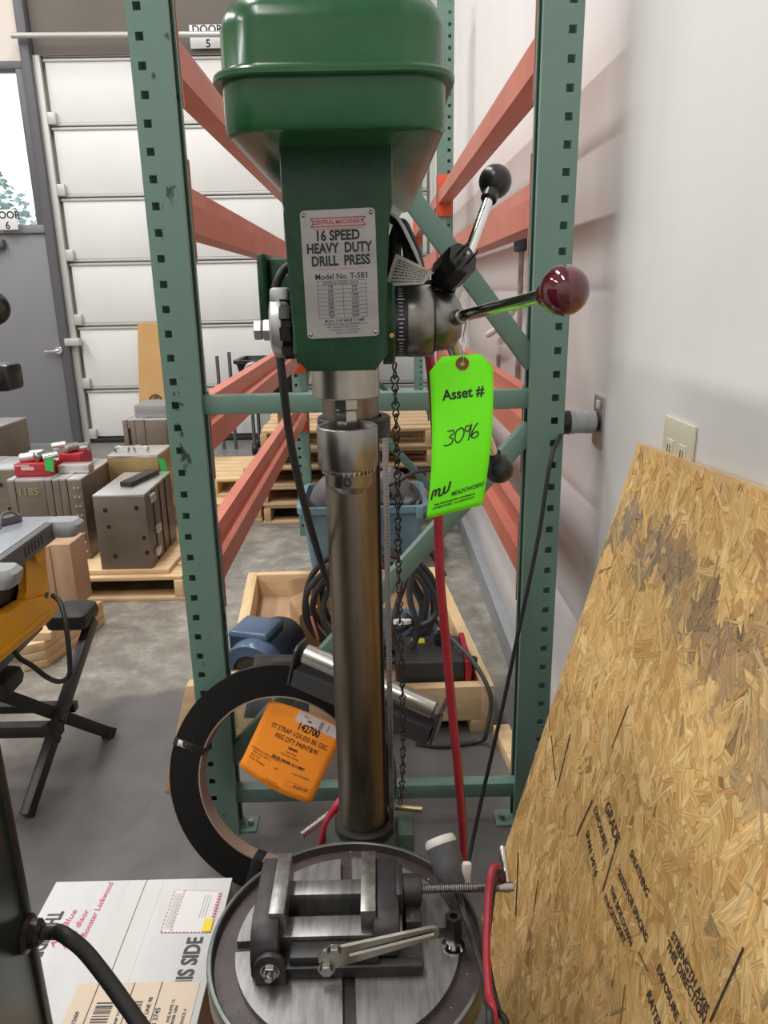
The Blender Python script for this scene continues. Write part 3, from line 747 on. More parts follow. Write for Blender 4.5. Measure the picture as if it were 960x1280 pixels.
def digit(strokes, ox, oy, sc):
    return [('r', [(ox+x*sc, oy+y*sc) for x, y in st], .0013) for st in strokes]
hand = {'3': [[(.1,.95),(.5,1.0),(.55,.8),(.25,.55),(.5,.4),(.4,.1),(.0,.0),(-.15,.08)]],
        '0': [[(.45,1.0),(.15,.8),(.05,.35),(.2,.02),(.5,.15),(.7,.6),(.6,.95),(.4,1.0)]],
        '9': [[(.5,.95),(.2,1.0),(.1,.75),(.3,.6),(.5,.9),(.55,1.1),(.45,.5),(.35,-.05)]],
        '6': [[(.6,1.05),(.3,.6),(.15,.15),(.35,.0),(.65,.15),(.6,.4),(.35,.35),(.2,.15)]]}
for k, (ch, ox) in enumerate((('3',.235),('0',.375),('9',.53),('6',.62))):
    it += digit(hand[ch], ox*W_, (.455+.008*k)*H_, .0150)
# MW monogram
S = .0042
mw_ = [[(0,0),(.35,1.9),(.9,2.2),(1.4,1.9),(1.15,.6)], [(1.5,1.9),(2.0,2.25),(2.6,2.0),(2.4,.7),(2.9,.25),(3.6,.5),(4.0,1.2),(4.2,2.3)], [(4.2,2.4),(3.95,1.2),(4.3,.5),(5.0,.6),(5.5,1.2),(5.9,3.2)]]
printed('logo_print', [('r', [(.045*W_+x*S*.82, .125*H_+y*S+x*S*.12) for x, y in st], .0021) for st in mw_], tsm, INK, tag_, 'bold black monogram')
it.append(('t','MEADOWORKS',.68*W_,.142*H_,.0072,{'bold':.0001,'xs':.72,'shear':.25,'rot':radians(6)}))
it.append(('t','Plastics & Manufacturing Solutions & Asset Management',.47*W_,.092*H_,.0031,{'bold':.0001,'rot':radians(3),'xs':.66}))
it.append(('t','1-877-MEADOWORKS   www.meadoworks.com',.45*W_,.068*H_,.0030,{'bold':.0001,'rot':radians(3),'xs':.8}))
printed('lettering', it, tsm, INK, tag_)
ey = tagfn(.52,.052)
part('eyelet', MB().ring([(.0022,-.0008),(.0068,-.0008),(.0068,.0008),(.0022,.0008)], ey, nrm, 24), mat('brown_reinforcement',(.20,.055,.035),.7), tag_, 'brown reinforcing ring')
hd_p = at(582,398,.765)
part('wire', MB().tube([ey+V((0,-.001,0)), ey+V((.0006,-.003,.012)), ey.lerp(hd_p,.55)+V((-.001,-.001,0)), hd_p+V((0,-.007,.0)), hd_p+V((.002,0,.008)), hd_p+V((.003,.007,0)), ey.lerp(hd_p,.5)+V((.001,.001,0)), ey+V((.0,.002,.0))], .0007, 6, 5), M_CHROME, tag_, 'twisted silver wire')
# ---- power cord bundle, plug and warning tag on the right of the head
cb = thing('power_cord', 'coiled black power cord with three-pin plug tucked above the feed hub', 'power cord', (.045,.86,1.40))
YC = .865
loops = []
part('cable', MB().tube([at(489,272,.88), at(502,285,.87), at(511,320,.86), at(509,352,.86), at(497,368,.87), at(489,340,.875), at(492,296,.88), at(504,280,.86), at(517,318,.85), at(515,350,.85), at(503,356,.855), at(494,330,.86), at(497,290,.87), at(510,292,.855), at(524,330,.845), at(522,358,.845), at(500,345,.86), at(496,310,.87), at(506,300,.86), at(512,330,.85), at(520,356,.842), at(545,354,.835), at(556,343,.83)], .0054, 10), M_RUBBER, cb, 'black cable in loops')
part('tie_strap', MB().tube([at(490,268,.85), at(500,277,.845), at(512,300,.84), at(522,322,.84), at(531,345,.84)], .0042, 8, flat=.35), mat('grey_strap',(.40,.39,.37),.6), cb, 'flat pale grey strap')
p0, p1 = at(553,350,.825), at(579,322,.79)
d = (p1-p0).normalized()
pg = part('plug', MB().lathe([(.006,-.018),(.0075,-.006),(.0165,.004),(.0185,.010),(.0175,(p1-p0).length-.002),(.016,(p1-p0).length)], p0, d, 8), M_BLACK, cb, 'black moulded plug')
r_, u_ = MB().frame(d)
sid = V((.55,.2,.6)).cross(d).normalized(); oth = d.cross(sid)
for k, sd in enumerate((-.0065, .0065)):
    q = p1+sid*sd
    part('blade', MB().bar(q, q+d*.018, .0066, .0018, sid, bev=.0004), M_DARKSTEEL, pg)
part('ground_pin', MB().cyl(p1+oth*-.008, p1+oth*-.008+d*.018, .0024, n=10, bev=.0006), M_STEEL, pg)
a, b, c, dq = at(495,317,.80), at(543,341,.795), at(530,355,.79), at(482,358,.79)
wt = part('warning_tag', MB().surf(lambda s, t: a.lerp(b, s).lerp(dq.lerp(c, s), t)+V((0,-.006*sin(pi*s),.002*sin(pi*t))), 10, 6), mat('grimy_label',(.50,.48,.42),.7,0,(.40,.38,.33),12), cb, 'grimy paper label with rows of print', norm=False)
tl = (b-a).length; th = (dq-a).length
wf = lambda x, y: a.lerp(b, x).lerp(dq.lerp(c, x), 1-y)+V((0,-.006*sin(pi*x)-.0007,.002*sin(pi*(1-y))))
rng = random.Random(5); it = []
for k in range(8):
    x = .1
    while x < .88:
        w = rng.uniform(.03,.09); it.append(('r', [(x, .12+.1*k),(min(x+w,.9), .12+.1*k)], .04)); x += w+.022
printed('lettering', it, wf, INK, wt)
# ---- black cord from the head looping down behind the column
cd = thing('hanging_cable', 'black cord dropping from the left side of the drill head down behind the column', 'cord', at(362,330,.90))
part('cable', MB().tube([at(368,332,.905), at(356,336,.90), at(347,352,.895), at(342,378,.90), at(343,405,.905), at(349,440,.90), at(355,490,.90), at(362,545,.92), at(373,600,.95), at(387,655,1.0), at(402,705,1.08), at(416,745,1.14), at(440,800,1.17)], .0052, 12), M_RUBBER, cd)
part('strain_relief', MB().cyl(at(375,331,.905), at(361,334,.90), .0075, n=14), M_BLACK, cd)
# ---- red hose and paired cables
M_RED = mat('red_cable_sheath', (.30,.012,.03), .4, 0, (.36,.018,.04), 20)
rh = thing('red_cable', 'red cable hanging from the drill head down past the right side of the column', 'cable', at(540,440,.98))
part('sheath', MB().tube([at(536,440,.97), at(541,480,.975), at(546,560,.98), at(548,650,.98), at(550,720,.98), at(557,800,.99), at(563,870,1.0), at(571,950,1.02), at(576,1010,1.05), at(579,1060,1.08), at(578,1110,1.10), at(572,1150,1.1), (.08,1.12,.02)], .0066, 12), M_RED, rh)
part('drain_wire', MB().tube([at(551,700,.985), at(561,800,.995), at(568,880,1.01), at(576,960,1.03), at(581,1020,1.06), at(583,1070,1.09), at(580,1115,1.11)], .0024, 8), M_RUBBER, rh, 'thin black companion wire')
pl = thing('paired_cable', 'red and black paired cable hooked over the end of the vise screw', 'cable', at(619,1085,.845))
part('red_lead', MB().tube([at(626,1102,.86), at(624,1088,.85), at(619,1083,.835), at(614,1092,.825), at(611,1115,.81), at(609,1150,.785), at(608,1195,.75), at(611,1240,.715), at(618,1285,.68), (.125,.66,.35), (.13,.70,.15), (.15,.74,.008)], .0052, 10), M_RED, pl)
part('black_lead', MB().tube([at(630,1106,.865), at(628,1092,.855), at(623,1090,.84), at(618,1102,.828), at(614,1125,.81), at(610,1160,.785), at(608,1190,.762), at(613,1225,.735), at(622,1262,.71), at(634,1295,.685), (.14,.68,.30), (.15,.72,.12), (.17,.74,.008)], .0048, 10), M_RUBBER, pl)
lr = thing('red_hose', 'short loop of red hose showing left of the column foot', 'hose', at(405,1045,1.15))
part('hose', MB().tube([at(440,985,1.16), at(425,1002,1.13), at(411,1025,1.12), at(403,1050,1.13), at(399,1085,1.15), (-.09,1.16,.35), (-.05,1.2,.2)], .0078, 12), M_RED, lr)
part('hose_end', MB().tube([at(432,1015,1.19), at(418,1035,1.17), at(411,1060,1.17)], .006, 10), M_RED, lr)
# ---- steel rod lying behind
rd = single('steel_rod', MB().cyl(at(377,1044,1.16), at(424,1008,1.22), .0066, n=16, bev=.001), M_STEEL, 'short bright steel rod poking out left of the column foot', 'rod', loc=at(377,1044,1.16))

# ================================================================== STRAPPING COIL + ORANGE LABEL
CC = V((-.240, 1.50, .272)); lean = math.atan2(.16, .55); yaw = radians(-8)
ME = Euler((-lean, 0, yaw)).to_matrix()
caxis = ME @ V((0,-1,0))            # faces the camera
coil = thing('strapping_coil', 'large black coil of steel strapping standing on edge against the rack post', 'strapping coil', CC)
RO, RI, TH = .268, .197, .042
NL = 16
pr = []
h0_, h1_ = -TH/2, TH/2
pr = [(RI, h0_)]+[(RI+(RO-RI)*k/NL, h1_+(.0002 if k % 3 == 0 else -.0001)) for k in range(NL+1)]+[(RO, h0_)]
mb = MB(); 
def ringlathe(prof, o, d, n):
    mb = MB(); d = V(d).normalized(); r, u = mb.frame(d); rings = []
    for (rad, h) in prof: rings.append([mb.v(V(o)+d*h+(r*cos(2*pi*i/n)+u*sin(2*pi*i/n))*rad) for i in range(n)])
    m = len(rings)
    for q in range(m):
        A, B = rings[q], rings[(q+1) % m]
        for i in range(n): mb._f([A[i], B[i], B[(i+1)%n], A[(i+1)%n]])
    return mb
part('strapping', ringlathe(pr, CC, caxis, 96), M_STRAP, coil)
part('core', ringlathe([(RI-.004,-TH/2-.001),(RI-.004,TH/2+.001),(RI-.0006,TH/2+.001),(RI-.0006,-TH/2-.001)], CC, caxis, 96), mat('fibre_core',(.24,.16,.12),.75,0,(.30,.21,.16),6), coil, 'brown fibre core lining')
rr_, uu_ = ME @ V((1,0,0)), ME @ V((0,0,1))
def clipbox(ang, w, name, m, r0, r1, th, lab=None):
    a = radians(ang); e = rr_*cos(a)+uu_*sin(a); t = -rr_*sin(a)+uu_*cos(a)
    p0 = CC+e*r0; p1 = CC+e*r1
    mb = MB(); q = caxis*(TH/2+th)
    vsx = [p0-t*w-caxis*(TH/2+th), p1-t*w-caxis*(TH/2+th), p1+t*w-caxis*(TH/2+th), p0+t*w-caxis*(TH/2+th), p0-t*w+q, p1-t*w+q, p1+t*w+q, p0+t*w+q]
    mb.hexa(vsx, .001); return part(name, mb, m, coil, lab)
clipbox(163, .010, 'tie_band', M_BLACK, RI-.005, RO+.0015, .002)
clipbox(163, .0075, 'seal', M_CHROME, RI+.040, RI+.062, .004, 'silver crimped seal')
clipbox(255, .012, 'tie_band', M_BLACK, RI-.005, RO+.0015, .002)
clipbox(272, .008, 'tie_band', M_BLACK, RI-.005, RO+.0015, .002)
# paper label hanging inside the ring
def oncoil(u, v, off=0.0):
    d = ray(u, v); t = (CC+caxis*off-CAMP).dot(caxis)/d.dot(caxis); return CAMP+d*t
A_, B_, C_, D_ = oncoil(338,874), oncoil(424,900), oncoil(389,1004), oncoil(299,957)
B_ = oncoil(432,912)
lab = thing('coil_label', 'bright orange printed label sheet hanging inside the black strapping coil', 'label', A_)
def labfn(s, t):
    p = A_.lerp(B_, s).lerp(D_.lerp(C_, s), t)
    return p + caxis*(.006*sin(pi*s)*t+.003) + uu_*(-.010*sin(pi*s)*t)+uu_*(.006*sin(pi*s)*(1-t))
mb = MB(); mb.surf(labfn, 12, 12)
pp = part('paper', mb, M_ORPAPER, lab); md = pp.modifiers.new('sheet','SOLIDIFY'); md.thickness = .0004; md.offset = 0
LW, LH = (B_-A_).length, (D_-A_).length
lf = lambda x, y, l=.0008: labfn(x/LW, 1-y/LH)+caxis*l
it = [('t','142700',.60*LW,.81*LH,.0225,{'bold':.0006,'xs':.82}), ('t','ST STRAP 1/2X.020 BK OSC',.53*LW,.70*LH,.0150,{'xs':.80,'bold':.00015}),
      ('t','REG DTY PAINT&W',.53*LW,.605*LH,.0150,{'xs':.82,'bold':.00015}), ('t','1004981',.52*LW,.525*LH,.0075,{'bold':.0003}),
      ('t','Steel Strap',.52*LW,.475*LH,.006), ('t','Ship Date: Normal',.52*LW,.435*LH,.006), ('t','SALES ORDER: X1119827',.53*LW,.36*LH,.0080,{'bold':.0003,'xs':.95}),
      ('t','STRAPPING STEEL PRODUCTS',.24*LW,.33*LH,.0058), ('t','SIZE 1/2 X .020 1/2',.20*LW,.29*LH,.0058), ('t','PO# 1107',.13*LW,.245*LH,.0058), ('t','Stock Number',.17*LW,.20*LH,.007),
      ('t','SHIP',.42*LW,.235*LH,.0055), ('t','Date: 02/18/2025',.74*LW,.27*LH,.006), ('t','BLACK OSC',.80*LW,.135*LH,.007,{'bold':.0002}), ('t','COIL COUNT 1',.43*LW,.075*LH,.0048), ('t','OSCILLATED WOUND',.43*LW,.045*LH,.0048)]
x0, x1, y0, y1 = .6*LW, .93*LW, .105*LH, .165*LH
printed('print_frame', [('r',[p,q],.0005) for p, q in (((x0,y0),(x1,y0)),((x1,y0),(x1,y1)),((x1,y1),(x0,y1)),((x0,y1),(x0,y0)))], lf, INK, lab)
printed('lettering', it, lf, INK, lab)
wl = part('shipping_sticker', MB().surf(lambda s, t: lf((.40+.56*s)*LW, (.985-(.135)*t)*LH, .0006), 8, 3), mat('pinkish_white_paper',(.62,.53,.52),.7), lab, 'pale shipping sticker at the top', norm=False)
it = [('t','ROLL',.52*LW,.945*LH,.005), ('r',[(.55*LW,.905*LH),(.60*LW,.905*LH)],.003)]
for k in range(7): it.append(('r',[(.70*LW,(.875+.013*k)*LH),(.745*LW,(.875+.013*k)*LH)],.0008 if k % 2 else .0014))
it.append(('r',[(.81*LW,.875*LH),(.81*LW,.96*LH)],.0012))
printed('sticker_print', it, lambda x, y: lf(x, y, .0012), INK, wl)
# plank leaning behind the coil
pk = single('plank', MB().hexa([V((-.632,1.82,0)),V((-.560,1.82,0)),V((-.560,1.86,0)),V((-.632,1.86,0)),V((-.549,1.86,.315)),V((-.49,1.86,.315)),V((-.49,1.90,.315)),V((-.549,1.90,.315))], .003), M_WOODD,
            'narrow wooden plank leaning on the outside of the left rack post', 'plank', loc=(-.61,1.82,0))

# ================================================================== ROLLER STAND
ra, rb = V(at(378,816,1.50)), V(at(548,889,1.385))
ra.z += 0; rs_ = thing('roller_stand', 'silver roller on a dark grey stand behind the drill press column', 'roller stand', (-.01,1.46,0))
dx = (rb-ra).normalized(); perp = V((-dx.y, dx.x, 0)).normalized()
if perp.y > 0: perp = -perp          # towards the camera
part('roller', MB().cyl(ra+dx*.006, rb-dx*.006, .0235, n=32, bev=.003), M_CHROME if 0 else mat('dull_zinc_roller',(.62,.61,.56),.28,1.0,(.50,.49,.44),9), rs_, 'silver zinc roller')
M_STAND = mat('dark_grey_powdercoat', (.05,.05,.054), .4, .2)
up = dx.cross(perp).normalized()
if up.z < 0: up = -up
for p, e in ((ra, -1), (rb, 1)):
    q = p+dx*.004*e
    c = [(-.030,-.072),(.030,-.072),(.030,.016),(.020,.026),(-.020,.026),(-.030,.016)]
    part('end_bracket', MB().prism(c, q, perp, up, dx*.006*e, bev=.001), M_STAND, rs_)
    part('axle', MB().cyl(q+dx*.005*e, q+dx*.0085*e, .006, n=12), M_STEEL, rs_)
fr = V((0,0,0))
part('channel', MB().prism([(-.030,-.072),(.030,-.072),(.030,-.030),(.026,-.030),(.026,-.068),(-.026,-.068),(-.026,-.030),(-.030,-.030)], ra, perp, up, rb-ra), M_STAND, rs_)
part('top_plate', MB().prism([(-.028,-.036),(.028,-.036),(.028,-.031),(-.028,-.031)], ra, perp, up, rb-ra), M_STAND, rs_)
mid = (ra+rb)/2
part('pedestal', MB().box(-.065, -.030, 1.350, 1.378, .012, .455), M_STAND, rs_)
part('pedestal_arm', MB().box(-.065, -.030, 1.350, 1.455, .430, .470), M_STAND, rs_)
part('floor_base', MB().box(-.105, .01, 1.27, 1.392, 0, .014, .004), M_STAND, rs_)
# dark plate behind the coil top
bp_ = single('steel_plate', MB().hexa([V((-.375,1.76,.27)),V((-.20,1.76,.27)),V((-.20,1.772,.27)),V((-.375,1.772,.27)),V((-.355,1.88,.39)),V((-.20,1.88,.39)),V((-.20,1.892,.39)),V((-.355,1.892,.39))], .002), M_STAND,
             'dark grey steel plate behind the top of the strapping coil', 'plate', loc=(-.26,1.82,.30))

# ================================================================== WHITE CARTON
bx0, bx1, by0, by1, bz = -.566, -.266, .715, 1.05, .40
ct = thing('shipping_carton', 'white shipping carton with red marker notes and black THIS SIDE print on top', 'carton', ((bx0+bx1)/2, (by0+by1)/2, 0))
M_CARTON = mat('white_carton', (.60,.60,.60), .55, 0, (.68,.68,.68), 4, stretch=(4,1,1), bump=.05)
part('body', MB().box(bx0, bx1, by0, by1, 0, bz-.004, .003), mat('brown_carton_sides',(.30,.20,.14),.8,0,(.36,.25,.18),6), ct, 'brown cardboard sides')
mx_ = (bx0+bx1)/2+.005
part('flap', MB().box(bx0-.001, mx_-.0006, by0-.001, by1+.001, bz-.004, bz, .0012), M_CARTON, ct)
part('flap', MB().box(mx_+.0006, bx1+.001, by0-.001, by1+.001, bz-.004, bz, .0012), M_CARTON, ct)
tp_ = bpy.data.materials.new('clear_tape'); tp_.use_nodes = True; q = tp_.node_tree.nodes['Principled BSDF']
q.inputs['Base Color'].default_value = (.66,.655,.64,1); q.inputs['Roughness'].default_value = .18
part('tape', MB().box(mx_-.027, mx_+.03, by0+.002, by1-.002, bz-.0002, bz+.0004), tp_, ct, 'glossy packing tape over the seam')
part('seam', MB().box(mx_-.0007, mx_+.0007, by0+.004, by1-.002, bz+.0002, bz+.0007), mat('seam_shadow_line',(.16,.15,.14),.6), ct)
sf = plane((0,0,bz), (1,0,0), (0,1,0), .0008)
G_INK = mat('grey_black_print', (.05,.05,.055), .6)
def az2(u, v): p = az(u, v, bz); return p.x, p.y
it = []
x, y = az2(238,1200); it.append(('t','THIS SIDE',x,y+.041,.0335,{'rot':pi/2,'bold':.0010,'xs':.76,'align':'RIGHT'}))
x, y = az2(70,1140); it.append(('t','THIS SIDE',x,y,.0335,{'rot':-pi/2,'bold':.0010,'xs':.60,'align':'LEFT'}))
printed('lettering', it, sf, G_INK, ct)
M_PINK = mat('red_marker', (.62,.05,.14), .6)
it = []
for (u, v, u2, v2, s) in ((64,1185,94,1138,'Air  Blue'),(79,1187,109,1138,'An ... disor'),(96,1187,139,1104,'Air Booster Lackwood')):
    a, b = V((*az2(u, v),0)), V((*az2(u2, v2),0)); L_ = (b-a).length
    vs_, _f = text2d(s, .014, 0, 1); wd = max(p[0] for p in vs_)-min(p[0] for p in vs_)
    m_ = (a+b)/2; it.append(('t',s,m_.x,m_.y,.014,{'rot':math.atan2(b.y-a.y,b.x-a.x),'shear':.2,'xs':L_/wd}))
printed('marker_writing', it, sf, M_PINK, ct, 'red handwritten marker notes')
# printed packing slip with dashed red border and yellow mark
a, b, c, d = V((*az2(219,1113),0)), V((*az2(276,1115),0)), V((*az2(261,1166),0)), V((*az2(201,1166),0))
slip = part('packing_slip', MB().hexa([d+V((0,0,bz)), c+V((0,0,bz)), b+V((0,0,bz)), a+V((0,0,bz)), d+V((0,0,bz+.0008)), c+V((0,0,bz+.0008)), b+V((0,0,bz+.0008)), a+V((0,0,bz+.0008))]), mat('slip_paper',(.70,.69,.67),.5), ct, 'white packing slip with a dashed red border')
it = []
def dash(p, q, n, w):
    for k in range(n):
        s0, s1 = p.lerp(q, k/n), p.lerp(q, (k+.5)/n); it.append(('r',[(s0.x,s0.y),(s1.x,s1.y)],w))
dash(d, c, 13, .0018); dash(c.lerp(b,.0), b, 14, .006); dash(d, a, 12, .0018); dash(a.lerp(b,.22), d.lerp(c,.2), 14, .0018); dash(a, b, 13, .0009)
printed('slip_border', it, plane((0,0,bz),(1,0,0),(0,1,0),.0014), mat('pink_print',(.62,.16,.20),.6), slip)
it = []
for f in (.06,.1,.14,.17): it.append(('r',[tuple(a.lerp(b,f).lerp(d.lerp(c,f),.1)[:2]),tuple(a.lerp(b,f).lerp(d.lerp(c,f),.92)[:2])],.0007))
for f in (.70,.76,.82): it.append(('r',[tuple(a.lerp(b,f).lerp(d.lerp(c,f),.1)[:2]),tuple(a.lerp(b,f).lerp(d.lerp(c,f),.66)[:2])],.0007))
printed('slip_print', it, plane((0,0,bz),(1,0,0),(0,1,0),.0014), mat('grey_print',(.35,.35,.36),.6), slip)
p = c.lerp(d,.13); q_ = c.lerp(b,.26)
printed('highlight', [('q',p.x-.002,p.y+.001,p.x+.012,p.y+.026)], plane((0,0,bz),(1,0,0),(0,1,0),.0017), mat('yellow_mark',(.80,.66,.02),.6), slip, 'yellow mark')
# tan shipping label with bar codes
x0, y0 = -.452, by0+.001; x1, y1 = -.275, .850
tl_ = part('shipping_label', MB().box(x0, x1, y0, y1, bz, bz+.001), mat('tan_label',(.66,.53,.40),.55,0,(.70,.57,.44),5), ct, 'tan shipping label with bar codes')
it = []; rng = random.Random(2)
for xl in (x0+.03, x0+.082, x1-.055): it.append(('r',[(xl,y0),(xl,y1)],.0012))
yy = y0+.01
while yy < y1-.03:
    w = rng.choice((.001,.002,.003)); it.append(('q',x0+.038,yy,x0+.062,yy+w)); yy += w+rng.choice((.0012,.002,.003))
yy = y0+.035
while yy < y1-.03:
    w = rng.choice((.0008,.0016)); it.append(('q',x0+.088,yy,x0+.103,yy+w)); yy += w+rng.choice((.001,.002))
for k, (xo, s, sz) in enumerate(((.016,'2/2009',.008),(.074,'SHIP TO',.006),(.113,'CUST PO LINE 98',.008),(.128,'B 3745',.010),(.146,'WEST AVE SUITE 12',.006),(.153,'ORDER 1004',.006),(.166,'DOCK 4',.006))):
    it.append(('t',s,x0+xo,(y0+y1)/2+.012,sz,{'rot':pi/2,'bold':.0001}))
printed('label_print', it, plane((0,0,bz),(1,0,0),(0,1,0),.0016), G_INK, tl_)

# ================================================================== MACHINE CABINET at the lower left
M_CAB = mat('dark_green_cabinet', (.012,.022,.019), .3, 0, (.014,.026,.022), 3)
cabx = -.411
cb_ = thing('machine_cabinet', 'tall dark green machine cabinet cut off by the left edge of the picture', 'machine', (-.62,.42,0))
part('body', MB().box(-.85, cabx, .12, .693, 0, 1.42, .004), M_CAB, cb_)
part('corner_trim', MB().box(cabx-.012, cabx+.003, .683, .6955, 0, 1.42, .002), mat('dark_edge',(.03,.028,.027),.35,.3), cb_)
sr = ax(31,1167,cabx+.0)
gr = part('cord_grip', MB().lathe([(0,0),(.021,0),(.021,.005),(.016,.008),(.0155,.016),(.011,.020),(0,.020)], (cabx,sr.y,sr.z), (1,0,0), 24), M_BLACK, cb_, 'black round cord grip')
mcd = part('cord', MB().tube([(cabx+.015,sr.y,sr.z), (cabx+.035,sr.y,sr.z), at(76,1166,.60), at(104,1187,.585), at(134,1224,.57), at(160,1260,.555), at(190,1300,.54), at(240,1350,.52), (-.22,.47,.30),(-.25,.45,.10),(-.28,.40,.01)], .0075, 12), M_RUBBER, cb_, 'thick black power cord')
hz_ = ax(6,470,-.31)
lv = part('lever', MB().cyl((cabx-.01,.60,1.305), (-.335,.60,1.30), .009, n=14), M_STEEL, cb_)
q = at(0,470,.60)
part('lever_grip', MB().box(q.x-.03, q.x+.014, .585, .612, q.z-.011, q.z+.010, .004), M_BLACK, lv, 'black clamp grip')
part('grip_screw', MB().cyl((q.x+.006,.584,q.z), (q.x+.006,.577,q.z), .005, n=12), M_DARKSTEEL, lv)
q = at(-4,385,.60)
kn = part('crank_arm', MB().cyl((cabx-.01,.60,q.z), (q.x-.02,.60,q.z), .008, n=12), M_STEEL, cb_)
part('crank_knob', MB().sphere((q.x-.004,.60,q.z), .0135, 20, ), M_BLACK, kn, 'round black knob')

# ================================================================== OSB SHEET leaning on the wall
oA = V((.500,1.404,1.073)); e2 = V((0,-.99742,.07183)); dn = V((-.2660,-.0693,-.9615)).normalized()
e2 = (e2-dn*e2.dot(dn)).normalized()
nO = e2.cross(dn).normalized()
if nO.x > 0: nO = -nO
OW, OH = 1.21, 1.115
osb = thing('strand_board', 'big oriented strand board sheet leaning on the white wall at the right', 'board', oA+dn*OH)
M_OSB = mat('strand_board_base', (.50,.31,.13), .7, 0, (.60,.40,.19), 9)
part('panel', MB().hexa([oA, oA+e2*OW, oA+e2*OW+dn*OH, oA+dn*OH, oA-nO*.011, oA+e2*OW-nO*.011, oA+e2*OW+dn*OH-nO*.011, oA+dn*OH-nO*.011], .0015), M_OSB, osb)
# strands: thin flakes with their own colour each, pressed in layers
fm = bpy.data.materials.new('wood_strands'); fm.use_nodes = True; nt = fm.node_tree; b = nt.nodes['Principled BSDF']
at_ = nt.nodes.new('ShaderNodeAttribute'); at_.attribute_name = 'tone'
tc = nt.nodes.new('ShaderNodeTexCoord')
uvm = nt.nodes.new('ShaderNodeUVMap')
mp = nt.nodes.new('ShaderNodeMapping'); mp.inputs['Scale'].default_value = (1,1,1); nt.links.new(uvm.outputs[0], mp.inputs[0])
gn = nt.nodes.new('ShaderNodeTexNoise'); gn.inputs['Scale'].default_value = 1; gn.inputs['Detail'].default_value = 3; nt.links.new(mp.outputs[0], gn.inputs['Vector'])
rp = nt.nodes.new('ShaderNodeValToRGB'); rp.color_ramp.elements[0].position = .35; rp.color_ramp.elements[0].color = (.66,.62,.56,1); rp.color_ramp.elements[1].position = .65; rp.color_ramp.elements[1].color = (1.1,1.1,1.1,1)
nt.links.new(gn.outputs[0], rp.inputs[0])
mu = nt.nodes.new('ShaderNodeMix'); mu.data_type = 'RGBA'; mu.blend_type = 'MULTIPLY'; mu.inputs[0].default_value = 1
nt.links.new(at_.outputs['Color'], mu.inputs[6]); nt.links.new(rp.outputs[0], mu.inputs[7])
nt.links.new(mu.outputs[2], b.inputs['Base Color']); b.inputs['Roughness'].default_value = .6
rng = random.Random(11)
tones = [(.58,.39,.18),(.62,.43,.21),(.55,.35,.155),(.65,.47,.25),(.50,.31,.13),(.60,.41,.195),(.57,.37,.165),(.67,.50,.28),(.46,.28,.12),(.61,.42,.195)]
verts, faces, cols, uvs = [], [], [], []
def ob(u, v):
    d = ray(u, v); t = (oA-CAMP).dot(nO)/d.dot(nO); p = CAMP+d*t-oA; return p.dot(e2), p.dot(dn)
SM = [(*ob(u, v), r, k) for u, v, r, k in ((790,650,.055,.75),(765,668,.05,.7),(825,690,.06,.85),(850,715,.055,.8),(800,700,.04,.6),(875,760,.055,.75),(895,790,.05,.65),(850,770,.045,.5),(925,830,.06,.6),(960,790,.05,.4),(940,930,.05,.45),(960,985,.045,.6),(870,830,.04,.4))]
def smudge(s, t):        # grey boot-rub marks across the sheet
    g = 0
    for (cs, ct, r, k) in SM:
        q = ((s-cs)/r)**2+((t-ct)/r)**2
        if q < 1: g = max(g, k*(1-q)**.5)
    return g
for i in range(11000):
    s = rng.uniform(0, OW); t = rng.uniform(0, OH)
    if s > .95: 
        if rng.random() < .5: continue
    big = i < 6500; L = rng.uniform(.05,.13) if big else rng.uniform(.015,.07); w = rng.uniform(.012,.034) if big else rng.uniform(.002,.011); a = rng.gauss(1.15, .55) if rng.random() < .72 else rng.uniform(0, pi)
    ca, sa = cos(a), sin(a); h = rng.uniform(.0003,.0013) if big else rng.uniform(.0008,.0018); tilt = rng.gauss(0,.006)
    n = rng.choice((4,5,6,6))
    if n == 4: sh = [(-.5,-.5),(.5,-.42),(.47,.5),(-.52,.44)]
    elif n == 5: sh = [(-.5,-.4),(.1,-.52),(.5,-.2),(.42,.45),(-.46,.5)]
    else: sh = [(-.5,-.1),(-.32,-.5),(.34,-.46),(.5,.08),(.30,.5),(-.36,.44)]
    sh = [(x+rng.uniform(-.07,.07), y+rng.uniform(-.12,.12)) for x, y in sh]
    base = len(verts); uo = (rng.uniform(0,50), rng.uniform(0,50))
    ok = True; pts = []
    for x, y in sh:
        ss, tt = s+x*L*ca-y*w*sa, t+x*L*sa+y*w*ca
        if not (.001 < ss < OW-.001 and .001 < tt < OH-.001): ok = False; break
        pts.append((ss, tt, h+x*L*tilt, x*L, y*w))
    if not ok: continue
    c = rng.choice(tones); c = (c[0]*1.04, c[1]*1.0, c[2]*.84); k = rng.uniform(1.12,1.36); g = smudge(s, t)*rng.uniform(.6,1.2); g = min(g, .8)
    c = [q*k for q in c]; gr_ = (.17,.155,.14); c = [q*(1-g)+r*g for q, r in zip(c, gr_)]
    if rng.random() < .02: c = [q*.55 for q in c]
    for ss, tt, hh, lx, ly in pts:
        verts.append(oA+e2*ss+dn*tt+nO*max(hh,.0002)); uvs.append((lx*22+uo[0], ly*420+uo[1]))
    faces.append(tuple(range(base, len(verts)))); cols.append((*c,1))
me = bpy.data.meshes.new('wood_strands'); off = oA+dn*OH
me.from_pydata([v-off for v in verts], [], faces); 
ca_ = me.color_attributes.new('tone','FLOAT_COLOR','CORNER'); uvl = me.uv_layers.new(name='UVMap')
for p, c in zip(me.polygons, cols):
    for li in p.loop_indices: ca_.data[li].color = c; uvl.data[li].uv = uvs[me.loops[li].vertex_index]
me.materials.append(fm)
